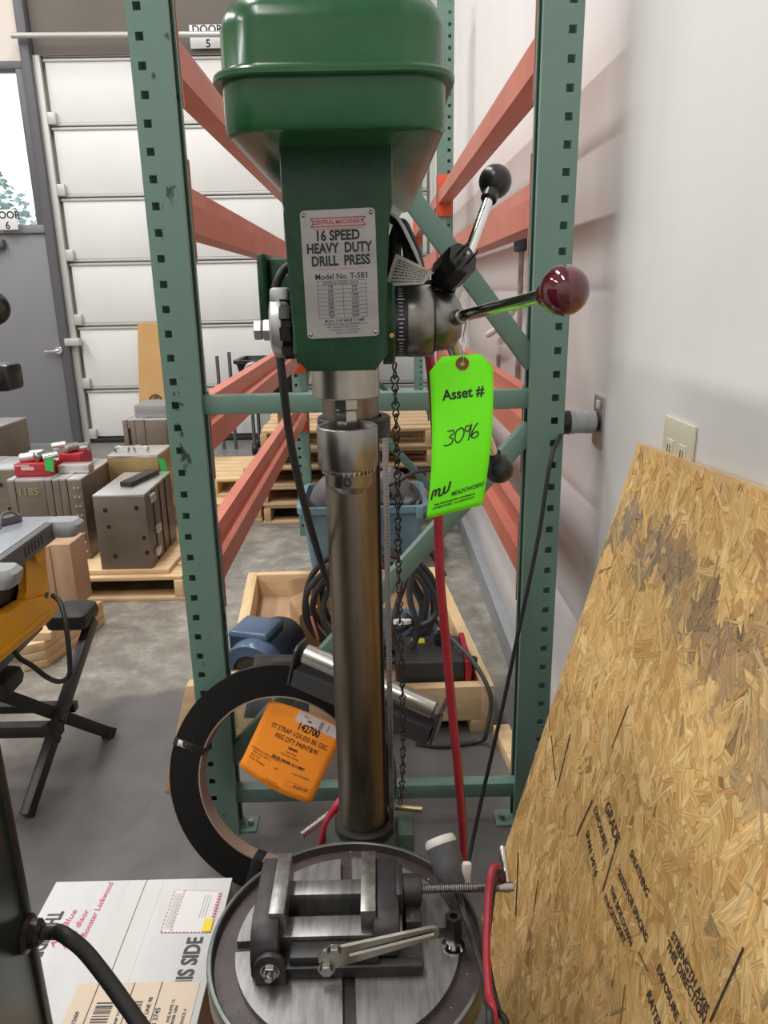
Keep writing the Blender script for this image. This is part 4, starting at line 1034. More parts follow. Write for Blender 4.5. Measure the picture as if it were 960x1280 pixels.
so = bpy.data.objects.new('wood_strands', me); COL.objects.link(so); so.parent = osb; so['kind'] = 'stuff'; ORG[so.name] = off
# faded stamp print and pencil lines, running down the sheet
osf = lambda x, y: oA+e2*x+dn*y+nO*.0024
def ob(u, v):
    d = ray(u, v); t = (oA-CAMP).dot(nO)/d.dot(nO); p = CAMP+d*t-oA; return p.dot(e2), p.dot(dn)
STAMP = mat('faded_black_stamp', (.045,.035,.028), .7)
it = []
for p, q, w in (((742,1000),(722,1045),.004),((787,882),(766,935),.0025),((776,1040),(755,1115),.003),((932,1185),(890,1278),.0035),((714,918),(698,985),.004),((690,920),(696,975),.003),((649,1066),(646,1145),.006),((674,1100),(668,1142),.003),((800,1190),(812,1215),.002)):
    it.append(('r',[ob(*p),ob(*q)],w))
rot0 = None
def stamp(u, v, u2, v2, s, size):
    a, b = ob(u, v), ob(u2, v2); r = math.atan2(b[1]-a[1], b[0]-a[0])
    # surface is (e2, dn): mirrored, so draw with a flipped local frame
    vs, fs = text2d(s, size, .0004, .9, 'LEFT')
    return vs, fs, a, r
mb = MB()
for (u, v, u2, v2, s, z) in ((760,1005,774,1055,'GRADE',.026),(745,1010,760,1064,'EXPOSURE 1',.018),(735,1040,748,1100,'SPAN 24/16',.018),(790,1065,808,1110,'SHEATHING',.016),(775,1090,800,1150,'SIZED FOR SPACING',.015),(765,1110,796,1195,'THIS SIDE DOWN',.014),(757,1120,790,1195,'7/16 CATEGORY',.014),(842,1168,880,1250,'STRENGTH AXIS',.016),(836,1180,876,1262,'THIS DIRECTION',.016),(824,1208,855,1290,'EXPOSURE 1',.016),(812,1240,830,1300,'RATED',.018)):
    vs, fs, a, r = stamp(u, v, u2, v2, s, z)
    c, s_ = cos(r), sin(r)
    bv = [mb.v(osf(a[0]+x*c+y*s_, a[1]+x*s_-y*c)) for x, y in vs]
    for f in fs: mb._f([bv[i] for i in f])
part('stamp', mb, STAMP, osb, 'smeared black grade stamps', norm=False)['kind'] = 'stuff'
mb = MB()
printed('stroke_print', it, osf, STAMP, osb, 'black strokes')['kind'] = 'stuff'

# ================================================================== WALL SOCKETS
M_PLATE = mat('steel_socket_plate', (.50,.49,.47), .35, .9)
M_CREAM = mat('cream_plastic', (.66,.62,.48), .4)
so1 = thing('wall_socket', 'stainless wall socket plate with the grey twist-lock plug in it', 'socket', (WX,1.73,1.06))
y0, y1, z0, z1 = 1.670, 1.745, 1.005, 1.122
part('plate', MB().box(WX-.004, WX, y0, y1, z0, z1, .0015), M_PLATE, so1)
part('switch', MB().box(WX-.008, WX-.003, 1.70, 1.715, 1.093, 1.112, .001), M_WHITE, so1)
part('outlet_face', MB().cyl((WX-.004,1.708,1.062), (WX-.009,1.708,1.062), .022, n=24), M_BLACK, so1)
py_, pz_ = 1.708, 1.062
tw = thing('twist_lock_plug', 'grey and black twist-lock plug with a black cord hanging to the floor', 'plug', (WX-.05,py_,pz_))
part('plug_body', MB().lathe([(.023,.010),(.026,.012),(.027,.03),(.0255,.032),(.0255,.058),(.0275,.060),(.0275,.070)], (WX,py_,pz_), (-1,0,0), 28), mat('light_grey_plastic',(.36,.37,.37),.4), tw, 'light grey plug body')
part('plug_cap', MB().lathe([(.0275,.070),(.0275,.090),(.025,.094),(.012,.095),(.010,.102),(0,.102)], (WX,py_,pz_), (-1,0,0), 28), M_BLACK, tw, 'black ribbed end cap')
part('cord', MB().tube([(WX-.095,py_,pz_), at(704,538,1.66), at(692,562,1.60), at(684,600,1.575), at(675,660,1.565), at(662,725,1.56), at(647,795,1.56), at(628,885,1.55), at(605,985,1.52), at(589,1060,1.47), at(580,1110,1.40), (.14,1.32,.006), (.10,1.28,.006)], .0048, 10), M_RUBBER, tw, 'black cord')
cy0, cy1 = ax(834,530,WX).y, ax(873,530,WX).y
z0, z1 = 1.03, 1.143
so2 = thing('duplex_socket', 'cream duplex wall socket peeping over the strand board', 'socket', (WX,(cy0+cy1)/2,1.09))
part('plate', MB().box(WX-.006, WX, cy1, cy0, z0, z1, .003), M_CREAM, so2)
for cy in (cy1+.036, cy0-.036):
    f = part('outlet_face', MB().box(WX-.008, WX-.005, cy-.014, cy+.014, 1.068, 1.106, .0012), M_CREAM, so2)
    for dy in (-.005, .005): part('slot', MB().box(WX-.0085, WX-.0075, cy+dy-.0012, cy+dy+.0012, 1.083, 1.097), M_BLACK, f)
    part('slot', MB().cyl((WX-.0085,cy,1.075), (WX-.0075,cy,1.075), .0025, n=10), M_BLACK, f)
a, b = ax(618,445,WX), ax(626,475,WX)
so3 = single('switch_plate', MB().box(WX-.004, WX, 3.12, 3.20, .985, 1.10, .0015), M_PLATE, 'small steel switch plate low on the wall between the rack posts', 'switch plate', loc=(WX,3.16,1.04))
so4 = thing('far_socket', 'cream wall socket partly hidden behind the diagonal brace', 'socket', (WX,2.71,1.05))
part('plate', MB().box(WX-.005, WX, 2.66, 2.745, 1.0, 1.115, .002), M_CREAM, so4)
part('outlet_face', MB().box(WX-.0075, WX-.0045, 2.68, 2.725, 1.02, 1.05, .001), M_BEIGE, so4); part('outlet_face', MB().box(WX-.0075, WX-.0045, 2.68, 2.725, 1.065, 1.095, .001), M_BEIGE, so4)
# air line drop with valve on the wall
al = thing('air_line', 'thin air pipe with a blue-grey valve running down the wall behind the right rack post', 'pipe', (WX-.02,2.60,1.3))
part('pipe', MB().cyl((WX-.025,2.60,1.06), (WX-.025,2.60,1.56), .009, n=12), mat('rusty_pipe',(.30,.20,.16),.5,.4,(.45,.42,.38),12), al)
q = ax(650,303,WX-.03)
part('valve', MB().cyl((WX-.03,2.60,q.z-.03), (WX-.03,2.60,q.z+.03), .022, n=14, bev=.006), mat('bluegrey_valve',(.08,.10,.14),.4,.3), al)
part('valve_lever', MB().bar((WX-.045,2.60,q.z+.01), (WX-.06,2.66,q.z+.012), .014, .006, bev=.002), M_DKGREY, al)
hb = thing('white_tube', 'short white tube slanting down along the wall beneath the valve', 'tube', (WX-.03,2.66,1.2))
part('tube', MB().tube([(WX-.025,2.62,1.33), (WX-.04,2.72,1.27), (WX-.045,2.95,1.215), (WX-.04,3.2,1.18)], .013, 10), M_WHITE, hb)
# ================================================================== LOW CRATE WITH MOTORS
ht = .165
BLc, BRc, FRc, FLc = V((-.592,3.13,0)), V((.262,3.15,0)), V((.352,2.085,0)), V((-.50,2.06,0))
cr = thing('open_crate', 'low open pine crate on skids standing behind the drill press column', 'crate', (-.1,2.6,0))
def wallboard(a, b, th, z0, z1, m, inn):
    d = (b-a).normalized(); n = V((-d.y,d.x,0)); n = n if n.dot(inn-a) > 0 else -n
    z0, z1 = V((0,0,z0)), V((0,0,z1))
    return MB().hexa([a+z0, b+z0, b+n*th+z0, a+n*th+z0, a+z1, b+z1, b+n*th+z1, a+n*th+z1], .002)
ctr = V((-.1,2.6,0))
dF = (FRc-FLc).normalized(); dS = (BRc-FRc).normalized()
for a, b, lab in ((BLc+dF*.042, BRc-dF*.042, 0), (FLc+dF*.042, FRc-dF*.042, 0)):
    part('side_board', wallboard(a, b, .038, .045, ht, M_WOOD, ctr), M_WOOD, cr)
for a, b in ((FLc, BLc), (FRc, BRc)):
    part('side_board', wallboard(a, b, .042, .045, ht, M_WOODX, ctr), M_WOODX, cr)
part('floor_board', MB().hexa([FLc+V((.04,.03,.045)), FRc+V((-.04,.03,.045)), BRc+V((-.04,-.03,.045)), BLc+V((.04,-.03,.045)), FLc+V((.04,.03,.057)), FRc+V((-.04,.03,.057)), BRc+V((-.04,-.03,.057)), BLc+V((.04,-.03,.057))]), M_PLY, cr)
for f in (.03, .5, .955):
    a = FLc.lerp(FRc, f); b = BLc.lerp(BRc, f)
    part('skid', MB().bar(a+V((0,0,.0225)), b+V((0,0,.0225)), .07, .045, bev=.002), M_WOODD, cr)
part('rear_step', MB().bar(FRc+V((.02,-.02,.02)), FRc+V((.06,-.40,.02)), .05, .04, bev=.002), M_WOOD, cr)
M_BLUE = mat('blue_motor_paint', (.045,.085,.15), .35, 0, (.06,.105,.18), 12, coat=.2)
M_BLUED = mat('dark_blue_paint', (.02,.032,.055), .4)
# blue motor lying at the left front
m1 = thing('electric_motor', 'dark blue electric motor with a box lid lying at the left end of the crate', 'motor', (-.42,2.32,.06))
mc = V((-.435,2.20,.165)); md_ = V((.30,.95,0)).normalized()
part('motor_body', MB().lathe([(0,.03),(.088,.03),(.090,.05),(.090,.26),(.08,.28),(0,.28)], mc, md_, 32), M_BLUED, m1)
part('fan_cowl', MB().ring([(.062,.0),(.096,.0),(.103,.012),(.103,.055),(.092,.07),(.05,.07),(.05,.03),(.062,.028)], mc, md_, 36), M_BLUE, m1)
part('fan_grille', MB().lathe([(0,.012),(.064,.012),(.064,.02),(0,.02)], mc, md_, 28), M_BLACK, m1)
q = mc+md_*.13+V((-.03,0,.098))
sd = V((md_.y,-md_.x,0)); hs, hl = .070, .068
tb_ = part('terminal_box', MB().hexa([q-sd*hs-md_*hl-V((0,0,.05)), q+sd*hs-md_*hl-V((0,0,.05)), q+sd*hs+md_*hl-V((0,0,.05)), q-sd*hs+md_*hl-V((0,0,.05)), q-sd*hs-md_*hl, q+sd*hs-md_*hl, q+sd*hs+md_*hl, q-sd*hs+md_*hl], .006), M_BLUED, m1)
hs, hl = .074, .072
part('box_lid', MB().hexa([q-sd*hs-md_*hl, q+sd*hs-md_*hl, q+sd*hs+md_*hl, q-sd*hs+md_*hl]+[p+V((0,0,.020)) for p in (q-sd*.066-md_*.064, q+sd*.066-md_*.064, q+sd*.066+md_*.064, q-sd*.066+md_*.064)], .005), M_BLUE, tb_)
part('motor_foot', MB().box(-.45,-.30,2.26,2.42,.058,.08,.004), M_BLUED, m1)
# black controller with a red end
m2 = thing('servo_motor', 'black box-shaped motor with a red end plate at the right end of the crate', 'motor', (.2,2.25,.06))
part('motor_body', MB().box(.045,.265,2.135,2.33,.058,.225,.008), M_DARKSTEEL if 0 else mat('charcoal_cast',(.04,.04,.042),.45), m2)
part('end_plate', MB().box(.265,.284,2.125,2.34,.058,.230,.004), mat('red_plate',(.38,.012,.03),.4), m2, 'red end plate')
part('connector', MB().cyl((.284,2.22,.15),(.312,2.22,.15),.032,n=20,bev=.003), mat('red_plate',(.38,.012,.03),.4), m2)
part('socket', MB().cyl((.297,2.20,.17),(.297,2.20,.205),.016,n=16,bev=.002), M_BLACK, m2)
part('gland', MB().lathe([(.030,.225),(.030,.25),(.016,.252),(.016,.268),(0,.268)], (.205,2.27,0), n=18), M_BLACK, m2)
part('warning_label', MB().box(.10,.145,2.27,2.305,.225,.2265), mat('yellow_mark',(.80,.66,.02),.6), m2, 'yellow label')
m3 = thing('blue_gear_motor', 'pale blue round motor behind the black boxed motor in the crate', 'motor', (.12,2.55,.06))
part('motor_body', MB().cyl((-.02,2.53,.148),(.205,2.50,.148),.088,n=32,bev=.008), mat('steel_blue_paint',(.11,.19,.29),.4), m3)
part('shaft', MB().cyl((.205,2.50,.148),(.235,2.497,.148),.012,n=14), M_STEEL, m3)
# cardboard carton piece
cbx = thing('cardboard_box', 'small torn open cardboard box beside the blue motor in the crate', 'box', (-.25,2.68,.06))
c0 = V((-.235,2.66,.058)); rr0 = radians(18); ux, uy = V((cos(rr0),sin(rr0),0)), V((-sin(rr0),cos(rr0),0))
def wq(a, b, th=.004): 
    return MB().bar(a, b, th, .15)
cs_ = [c0-ux*.10-uy*.09, c0+ux*.10-uy*.09, c0+ux*.10+uy*.09, c0-ux*.10+uy*.09]
up_ = V((0,0,.075))
for a, b in zip(cs_, cs_[1:]+cs_[:1]): part('side_wall', wq(a+up_, b+up_), M_CARD, cbx)
part('flap', MB().hexa([cs_[2]+V((0,0,.15)), cs_[3]+V((0,0,.15)), cs_[3]+uy*.05+V((0,0,.21)), cs_[2]+uy*.05+V((0,0,.21)), cs_[2]+V((0,.004,.15)), cs_[3]+V((0,.004,.15)), cs_[3]+uy*.054+V((0,0,.21)), cs_[2]+uy*.054+V((0,0,.21))]), M_CARD, cbx)
part('flap', MB().hexa([cs_[0]+V((0,0,.15)), cs_[3]+V((0,0,.15)), cs_[3]-ux*-.07+V((0,0,.175)), cs_[0]-ux*-.07+V((0,0,.175)), cs_[0]+V((0,0,.154)), cs_[3]+V((0,0,.154)), cs_[3]-ux*-.07+V((0,0,.179)), cs_[0]-ux*-.07+V((0,0,.179))]), M_CARD, cbx)
# big coil of black cable
M_CABLE = mat('dark_grey_cable', (.045,.045,.047), .5)
cc = thing('cable_coil', 'thick coil of dark grey cable heaped in the crate behind the column', 'cable coil', (.02,2.2,.25))
pts = []; rng = random.Random(4)
for k in range(7*14):
    a = 2*pi*k/14; t = k/(7*14)
    R_ = .185+.028*sin(a*.37+1)+rng.uniform(-.012,.012)
    pts.append((-.03+R_*1.08*cos(a), 2.43+.08*(t-.5)+.03*sin(a*1.7), .30+R_*1.0*sin(a)-.01*cos(a*.5)))
part('cable', MB().tube(pts, .0105, 8, 3), M_CABLE, cc)
ax_c = [at(555,720,2.30), at(538,690,2.30), at(520,705,2.27), at(512,745,2.25), at(522,790,2.24), at(505,820,2.24), at(492,795,2.26), at(500,745,2.28), at(520,712,2.29), at(541,740,2.28), at(545,768,2.27), at(524,782,2.26), at(506,768,2.25)]
part('cable_loop', MB().tube(ax_c, .0105, 8, 5), M_CABLE, cc)
part('cable_tail', MB().tube([at(540,770,2.30), at(566,800,2.20), at(590,825,2.12), at(608,855,2.05), at(614,880,2.02), at(608,915,2.0), (.30,2.02,.012), (.18,2.0,.010), (.10,2.02,.010)], .0075, 8, 5), M_CABLE, cc)
part('cable_tie', MB().lathe([(.012,-.006),(.030,-.006),(.030,.006),(.012,.006)], at(503,777,2.22), (0,.3,1), 14), M_WHITE, cc)
part('wire_ends', MB().tube([at(392,778,2.20), at(398,800,2.18), at(394,788,2.17), at(389,770,2.19)], .004, 6, 4), mat('pink_wire',(.45,.15,.15),.5), cc)
# blue tote behind
M_TOTE = mat('light_blue_tote', (.14,.24,.31), .45, 0, (.17,.28,.35), 6)
tt = thing('blue_tote', 'light blue plastic tote full of grey tools behind the crate', 'tote', (-.085,3.85,0))
mb = MB()
X0, X1, Y0, Y1 = -.40, .235, 3.56, 4.05
mb.loft([(X0+.045,X1-.045,Y0+.04,Y1-.04,.03,0), (X0+.01,X1-.01,Y0+.01,Y1-.01,.04,.30), (X0-.012,X1+.012,Y0-.012,Y1+.012,.05,.302), (X0-.014,X1+.014,Y0-.014,Y1+.014,.05,.335), (X0+.012,X1-.012,Y0+.012,Y1-.012,.04,.336), (X0+.05,X1-.05,Y0+.045,Y1-.045,.03,.012)])
part('shell', mb, M_TOTE, tt)
for xx in (X0+.02, X1-.05): part('rim_clip', MB().box(xx, xx+.035, Y0-.022, Y0-.008, .27, .335, .004), M_TOTE, tt)
for xx in (-.25, -.08, .09): part('rib', MB().bar((xx,Y0+.033,.03), (xx,Y0+.008,.29), .02, .010), M_TOTE, tt)
M_TOOLG = mat('grey_tool_plastic', (.17,.17,.17), .5, 0, (.21,.21,.21), 6)
t1 = thing('grey_power_tool', 'grey round-bodied power tool lying in the left end of the blue tote', 'power tool', (-.28,3.8,.3))
part('tool_body', MB().lathe([(0,-.13),(.07,-.13),(.085,-.10),(.085,.02),(.06,.09),(.035,.11),(0,.11)], (-.27,3.80,.33), (.35,-.2,.9), 24), M_TOOLG, t1)
part('tool_collar', MB().lathe([(.083,-.06),(.089,-.06),(.089,-.035),(.083,-.035)], (-.27,3.80,.33), (.35,-.2,.9), 24), M_DKGREY, t1)
t2 = thing('grey_grinder', 'grey hand grinder with its cable in the right end of the blue tote', 'power tool', (.12,3.8,.3))
part('tool_body', MB().lathe([(0,-.13),(.06,-.13),(.085,-.08),(.085,.04),(.055,.11),(0,.12)], (.09,3.80,.36), (-.55,-.1,.75), 24), M_TOOLG, t2)
part('tool_nose', MB().cyl((.14,3.72,.30),(.22,3.68,.30),.05,.04,18,.006), M_DKGREY, t2)
part('tool_cord', MB().tube([(.0,3.72,.36),(.05,3.66,.33),(.14,3.64,.315),(.2,3.70,.35),(.16,3.78,.39),(.08,3.74,.37),(.02,3.66,.33),(.12,3.62,.34)], .013, 8, 5), M_CABLE, t2)
part('tool_cord', MB().tube([(.03,3.70,.40),(.10,3.66,.44),(.2,3.72,.47),(.30,3.80,.46)], .011, 8, 5), M_CABLE, t2)

# ================================================================== PALLETS
def make_pallet(name, lab, group, loc, Lx=1.03, Ly=.98, nd=7, cnt=None, m=None, seed=0):
    r = thing(name, lab, 'pallet', loc, group); rng = random.Random(seed); O = V(loc); m = m or M_WOODD
    w = Lx/nd
    for k in range(nd):
        y = Ly*(k+.5)/nd; hw = Ly/nd*rng.uniform(.40,.47)
        part('deck_board', MB().box(O.x-Lx/2+rng.uniform(-.012,.012), O.x+Lx/2+rng.uniform(-.012,.012), O.y+y-hw, O.y+y+hw, O.z+.098, O.z+.116, .002), m, r)
    for k in range(3):
        x = -Lx/2+.025+(Lx-.05)*k/2
        part('stringer', MB().box(O.x+x-.02, O.x+x+.02, O.y, O.y+Ly, O.z+.018, O.z+.098, .002), m, r)
    for k in range(3):
        y = .05+(Ly-.1)*k/2
        part('bottom_board', MB().box(O.x-Lx/2, O.x+Lx/2, O.y+y-.05, O.y+y+.05, O.z, O.z+.018, .002), m, r)
    return r
ords = ['bottom','second from the bottom','third from the bottom','second from the top','top']
p0 = make_pallet('wooden_pallet', 'weathered wooden pallet at the bottom of the stack behind the blue tote', 'pallets stacked behind the tote', (-.195,4.38,0), seed=1)
for k in range(1, 5):
    dup(p0, (-.195+random.uniform(-.02,.02), 4.38+random.uniform(-.03,.03), .1165*k), random.uniform(-.015,.015),
        'wooden pallet %s of the stack behind the blue tote' % ('lying second' if k == 1 else 'third from the bottom' if k == 2 else 'second from the top' if k == 3 else 'on top'))
sb = thing('steel_block', 'small dark steel block with a green sticker on top of the pallet stack', 'block', (-.55,4.75,.583))
part('block_body', MB().box(-.62,-.46,4.62,4.80,.583,.70,.004), M_MOLD, sb)
part('sticker', MB().box(-.67,-.60,4.60,4.612,.68,.72), mat('green_sticker',(.05,.55,.22),.6), sb, 'green sticker')
# low pallet pile left of the stack
make_pallet('wooden_pallet', 'pale wooden pallet on the floor seen past the left rack post', None, (-1.02,4.45,0), .58, .9, 6, m=M_WOOD, seed=5)
make_pallet('wooden_pallet', 'pale wooden pallet upper one of the two beside the left rack post', None, (-1.05,4.62,.1165), .5, .7, 6, m=M_WOOD, seed=6)
lb = single('loose_board', MB().hexa([V((-.86,4.63,.234)),V((-.81,4.63,.234)),V((-.78,5.3,.234)),V((-.83,5.3,.234)),V((-.86,4.63,.30)),V((-.81,4.63,.30)),V((-.78,5.3,.30)),V((-.83,5.3,.30))], .002), M_WOODD, 'weathered board lying along the edge of the pale pallets', 'board', loc=(-.8,4.9,.235))
# front pallet under the molds
pf = make_pallet('wooden_pallet', 'clean pine pallet carrying the steel molds beside the left rack post', None, (-1.43,3.215,0), 1.04, 1.0, 6, m=M_WOOD, seed=9)
ps = single('plywood_sheet', MB().hexa([V((-1.85,3.26,.117)),V((-.985,3.26,.117)),V((-.955,4.1,.117)),V((-1.85,4.1,.117)),V((-1.85,3.26,.140)),V((-.985,3.26,.140)),V((-.955,4.1,.140)),V((-1.85,4.1,.140))], .002), M_WOOD, 'pine sheet lying on the clean pallet beneath the steel molds', 'board', loc=(-1.4,3.6,.117))

# ================================================================== STEEL MOLDS
M_HOLE = mat('hole_black', (.01,.01,.01), .6)
def mold(lab, x0, x1, y0, y1, z0, z1, seams, holes, rot=0, top=None):
    r = thing('steel_mold', lab, 'mold', ((x0+x1)/2,(y0+y1)/2,z0))
    xs = [x0]+[x0+(x1-x0)*s for s in seams]+[x1]
    for k, (a, b) in enumerate(zip(xs, xs[1:])):
        o = .002*(k % 2)
        part('mold_plate', MB().box(a+.0012, b-.0012, y0+o, y1-o, z0, z1-.012-o, .002), M_MOLD, r)
        part('plate_top', MB().box(a+.0012, b-.0012, y0+o, y1-o, z1-.012-o, z1-o, .002), M_MOLDT, r)  # top slice of each plate, coloured much paler than its sides
    for (fx, fz, rad) in holes:
        x = x0+(x1-x0)*fx; z = z0+(z1-z0)*fz
        part('bolt_hole', MB().lathe([(0,0),(rad,0),(rad,.0012),(0,.0012)], (x, y0+.0003, z), (0,-1,0), 14), M_HOLE, r)
    return r
mR = mold('square brown steel mold block nearest the left rack post on the pine pallet', -1.300,-1.062,3.27,3.72,.1405,.50,(), [(.22,.80,.011),(.82,.82,.011),(.25,.58,.010),(.90,.42,.010),(.30,.18,.011),(.93,.22,.011)])
for f in (.25,.5,.72): part('side_seam', MB().box(-1.0625,-1.0595,3.27+.45*f-.004,3.27+.45*f+.004,.145,.49), M_HOLE, mR)
for y, z in ((3.36,.46),(3.40,.30),(3.36,.20)): part('lifting_clip', MB().box(-1.062,-1.046,y-.03,y+.03,z-.02,z+.02,.004), M_MOLDT, mR)
bb = single('steel_bar', MB().hexa([V((-1.22,3.42,.5005)),V((-1.16,3.40,.5005)),V((-1.10,3.66,.5005)),V((-1.16,3.68,.5005)),V((-1.22,3.42,.524)),V((-1.16,3.40,.524)),V((-1.10,3.66,.524)),V((-1.16,3.68,.524))], .002), M_DARKSTEEL, 'flat dark steel bar lying on the square mold block', 'bar', loc=(-1.16,3.54,.5))
mM = mold('wide steel mold of several plates with a red box on top', -1.75,-1.40,3.42,3.86,.1405,.545,(.10,.50,.60,.70,.80), [(.42,.42,.010),(.58,.50,.010),(.58,.44,.010),(.56,.37,.010),(.53,.30,.010)])
for k in range(8):
    for dx in (.0,.018): part('side_screw', MB().cyl((-1.435+dx,3.4185,.50-.045*k),(-1.435+dx,3.413,.50-.045*k),.0065,n=10), M_MOLDT, mM)
printed('chalk_marks', [('t','1185',-1.655,.485,.05,{'bold':.001})], plane((0,3.417,0),(1,0,0),(0,0,1)), mat('yellow_chalk',(.30,.245,.12),.8), mM, 'yellow chalk number')
mG = mold('golden brown steel box with chrome clamps behind the square mold block', -1.40,-1.135,3.78,4.05,.1405,.575,(), [])
for o in mG.children:
    if o.name.startswith('mold_plate'): o.data.materials[0] = mat('gold_brown_steel',(.33,.24,.10),.4,.7,(.40,.31,.15),5)
for xx in (-1.34,-1.24): 
    part('chrome_clamp', MB().tube([(xx-.035,3.86,.578),(xx-.035,3.86,.605),(xx+.03,3.86,.605),(xx+.03,3.86,.578)], .007, 8, 3), M_CHROME, mG)
gt = thing('green_tag', 'green paper tag hanging on the right side of the golden brown box', 'tag', (-1.11,3.76,.5))
part('paper', MB().hexa([V((-1.128,3.76,.56)),V((-1.10,3.77,.55)),V((-1.075,3.76,.43)),V((-1.115,3.75,.44)),V((-1.128,3.763,.56)),V((-1.10,3.773,.55)),V((-1.075,3.763,.43)),V((-1.115,3.753,.44))]), mat('green_tag_paper',(.03,.42,.08),.7), gt)
mB = mold('big grey-brown steel mold standing in front of the roll-up door', -1.735,-1.32,5.05,5.5,.002,.56,(.08,.2,.36,.72), [(.42,.48,.016),(.62,.50,.012),(.74,.50,.012),(.66,.37,.012),(.76,.37,.012)])
part('slot', MB().box(-1.700,-1.685,5.046,5.056,.15,.50), M_HOLE, mB)
gb = single('grey_block', MB().box(-1.665,-1.34,5.12,5.4,.5605,.645,.003), mat('dull_grey_steel',(.32,.32,.32),.45,.6), 'plain grey steel block lying on the big mold by the roll-up door', 'block', loc=(-1.5,5.2,.56))
mL = mold('brown steel mold block with white clamps at the far left by the grey door', -3.15,-2.40,4.6,5.1,.0,.585,(.6,), [])
for xx in (-2.72,-2.56): part('clamp', MB().cyl((xx-.05,4.75,.61),(xx+.06,4.75,.61),.025,n=12,bev=.005), M_WHITE, mL)
mK = mold('grey steel mold cut off by the left edge behind the table saw', -2.35,-1.79,3.6,3.9,.1405,.56,(.7,), [(.85,.8,.012),(.9,.5,.012)])
make_pallet('wooden_pallet', 'pine pallet under the far left steel mold', None, (-2.5,3.45,0), .98, .8, 5, m=M_WOOD, seed=12)
rc = thing('red_tray', 'red box heaped with grey metal fittings on the wide steel mold', 'box', (-1.63,3.6,.545))
part('box_body', MB().box(-1.735,-1.56,3.48,3.62,.5455,.605,.004), mat('red_carton',(.36,.015,.025),.5), rc)
part('box_body', MB().box(-1.60,-1.48,3.64,3.80,.5455,.615,.004), mat('red_carton',(.36,.015,.025),.5), rc)
printed('print', [('q',-1.70,.575,-1.64,.592),('q',-1.73,.594,-1.66,.602)], plane((0,3.479,0),(1,0,0),(0,0,1)), mat('pale_print',(.55,.42,.40),.6), rc)
for k, (x, y, z, r, a) in enumerate(((-1.69,3.54,.625,.024,.2),(-1.63,3.55,.628,.022,1.2),(-1.585,3.55,.622,.024,.5),(-1.67,3.60,.632,.018,.0),(-1.54,3.70,.635,.024,.9),(-1.50,3.73,.632,.022,.1),(-1.60,3.70,.650,.018,.3))):
    d = V((cos(a),sin(a),.1))
    single('metal_fitting', MB().cyl(V((x,y,z))-d*.035, V((x,y,z))+d*.035, r, n=14, bev=.004), (M_MOLDT, M_STEEL, M_CHROME)[k % 3], 'round grey metal fitting in the red box, '+('leftmost at the front','second from the left at the front','third from the left, by the green tag','on top of the front heap','right one at the back','rightmost at the back','highest at the back')[k], 'fitting', 'metal fittings heaped in the red box', loc=(x,y,z))
g2 = single('green_tag', MB().hexa([V((-1.58,3.475,.63)),V((-1.54,3.475,.635)),V((-1.545,3.472,.565)),V((-1.585,3.472,.575)),V((-1.58,3.478,.63)),V((-1.54,3.478,.635)),V((-1.545,3.475,.565)),V((-1.585,3.475,.575))]), mat('green_tag_paper',(.03,.42,.08),.7), 'green paper tag lying over the front of the red box', 'tag', loc=(-1.56,3.475,.6))
sbar = single('ground_bar', MB().box(-1.55,-1.40,3.53,3.60,.5455,.585,.003), M_MOLDT, 'bright square steel bar on the wide mold beside the red box', 'bar', loc=(-1.47,3.56,.545))
rb_ = thing('red_canister', 'red and white canister showing beside the left rack post', 'canister', (-1.05,3.95,.14))
part('canister_body', MB().cyl((-1.05,3.95,.1405),(-1.05,3.95,.50),.055,n=20,bev=.006), M_DKGREY, rb_)
for z, c in ((.22,M_WHITE),(.26,'r'),(.44,'r')): part('band', MB().lathe([(.0545,0),(.0562,0),(.0562,.035),(.0545,.035)], (-1.05,3.95,z), n=20), mat('red_carton',(.36,.015,.025),.5) if c == 'r' else c, rb_)

# wood crate behind the saw
wc = thing('plywood_crate', 'tall plywood crate on timber skids behind the table saw', 'crate', (-1.45,2.9,0))
part('panel', MB().box(-1.75,-1.30,2.78,2.80,.10,.425,.002), M_PLY, wc)
part('panel', MB().box(-1.75,-1.28,2.80,2.95,.145,.42,.002), M_PLY, wc)
part('corner_post', MB().box(-1.30,-1.22,2.785,2.83,.15,.43,.003), M_PLY, wc); part('side_panel', MB().box(-1.28,-1.225,2.83,2.95,.15,.425,.003), M_PLY, wc)
sk = [( -1.62,2.56)]
for k, z in enumerate((.0,.036,.072)):
    part('skid', MB().hexa([V((-1.36,2.55,z+.001)),V((-1.285,2.59,z+.001)),V((-1.20,2.98,z+.001)),V((-1.275,2.98,z+.001)),V((-1.36,2.55,z+.035)),V((-1.285,2.59,z+.035)),V((-1.20,2.98,z+.035)),V((-1.275,2.98,z+.035))], .002), M_WOODX, wc)
part('crossbeam', MB().box(-1.75,-1.26,2.60,2.68,.108,.14,.002), M_WOOD, wc)
part('metal_strap', MB().box(-1.40,-1.27,2.66,2.72,.108,.165,.004), M_DOORR, wc, 'galvanised strap')

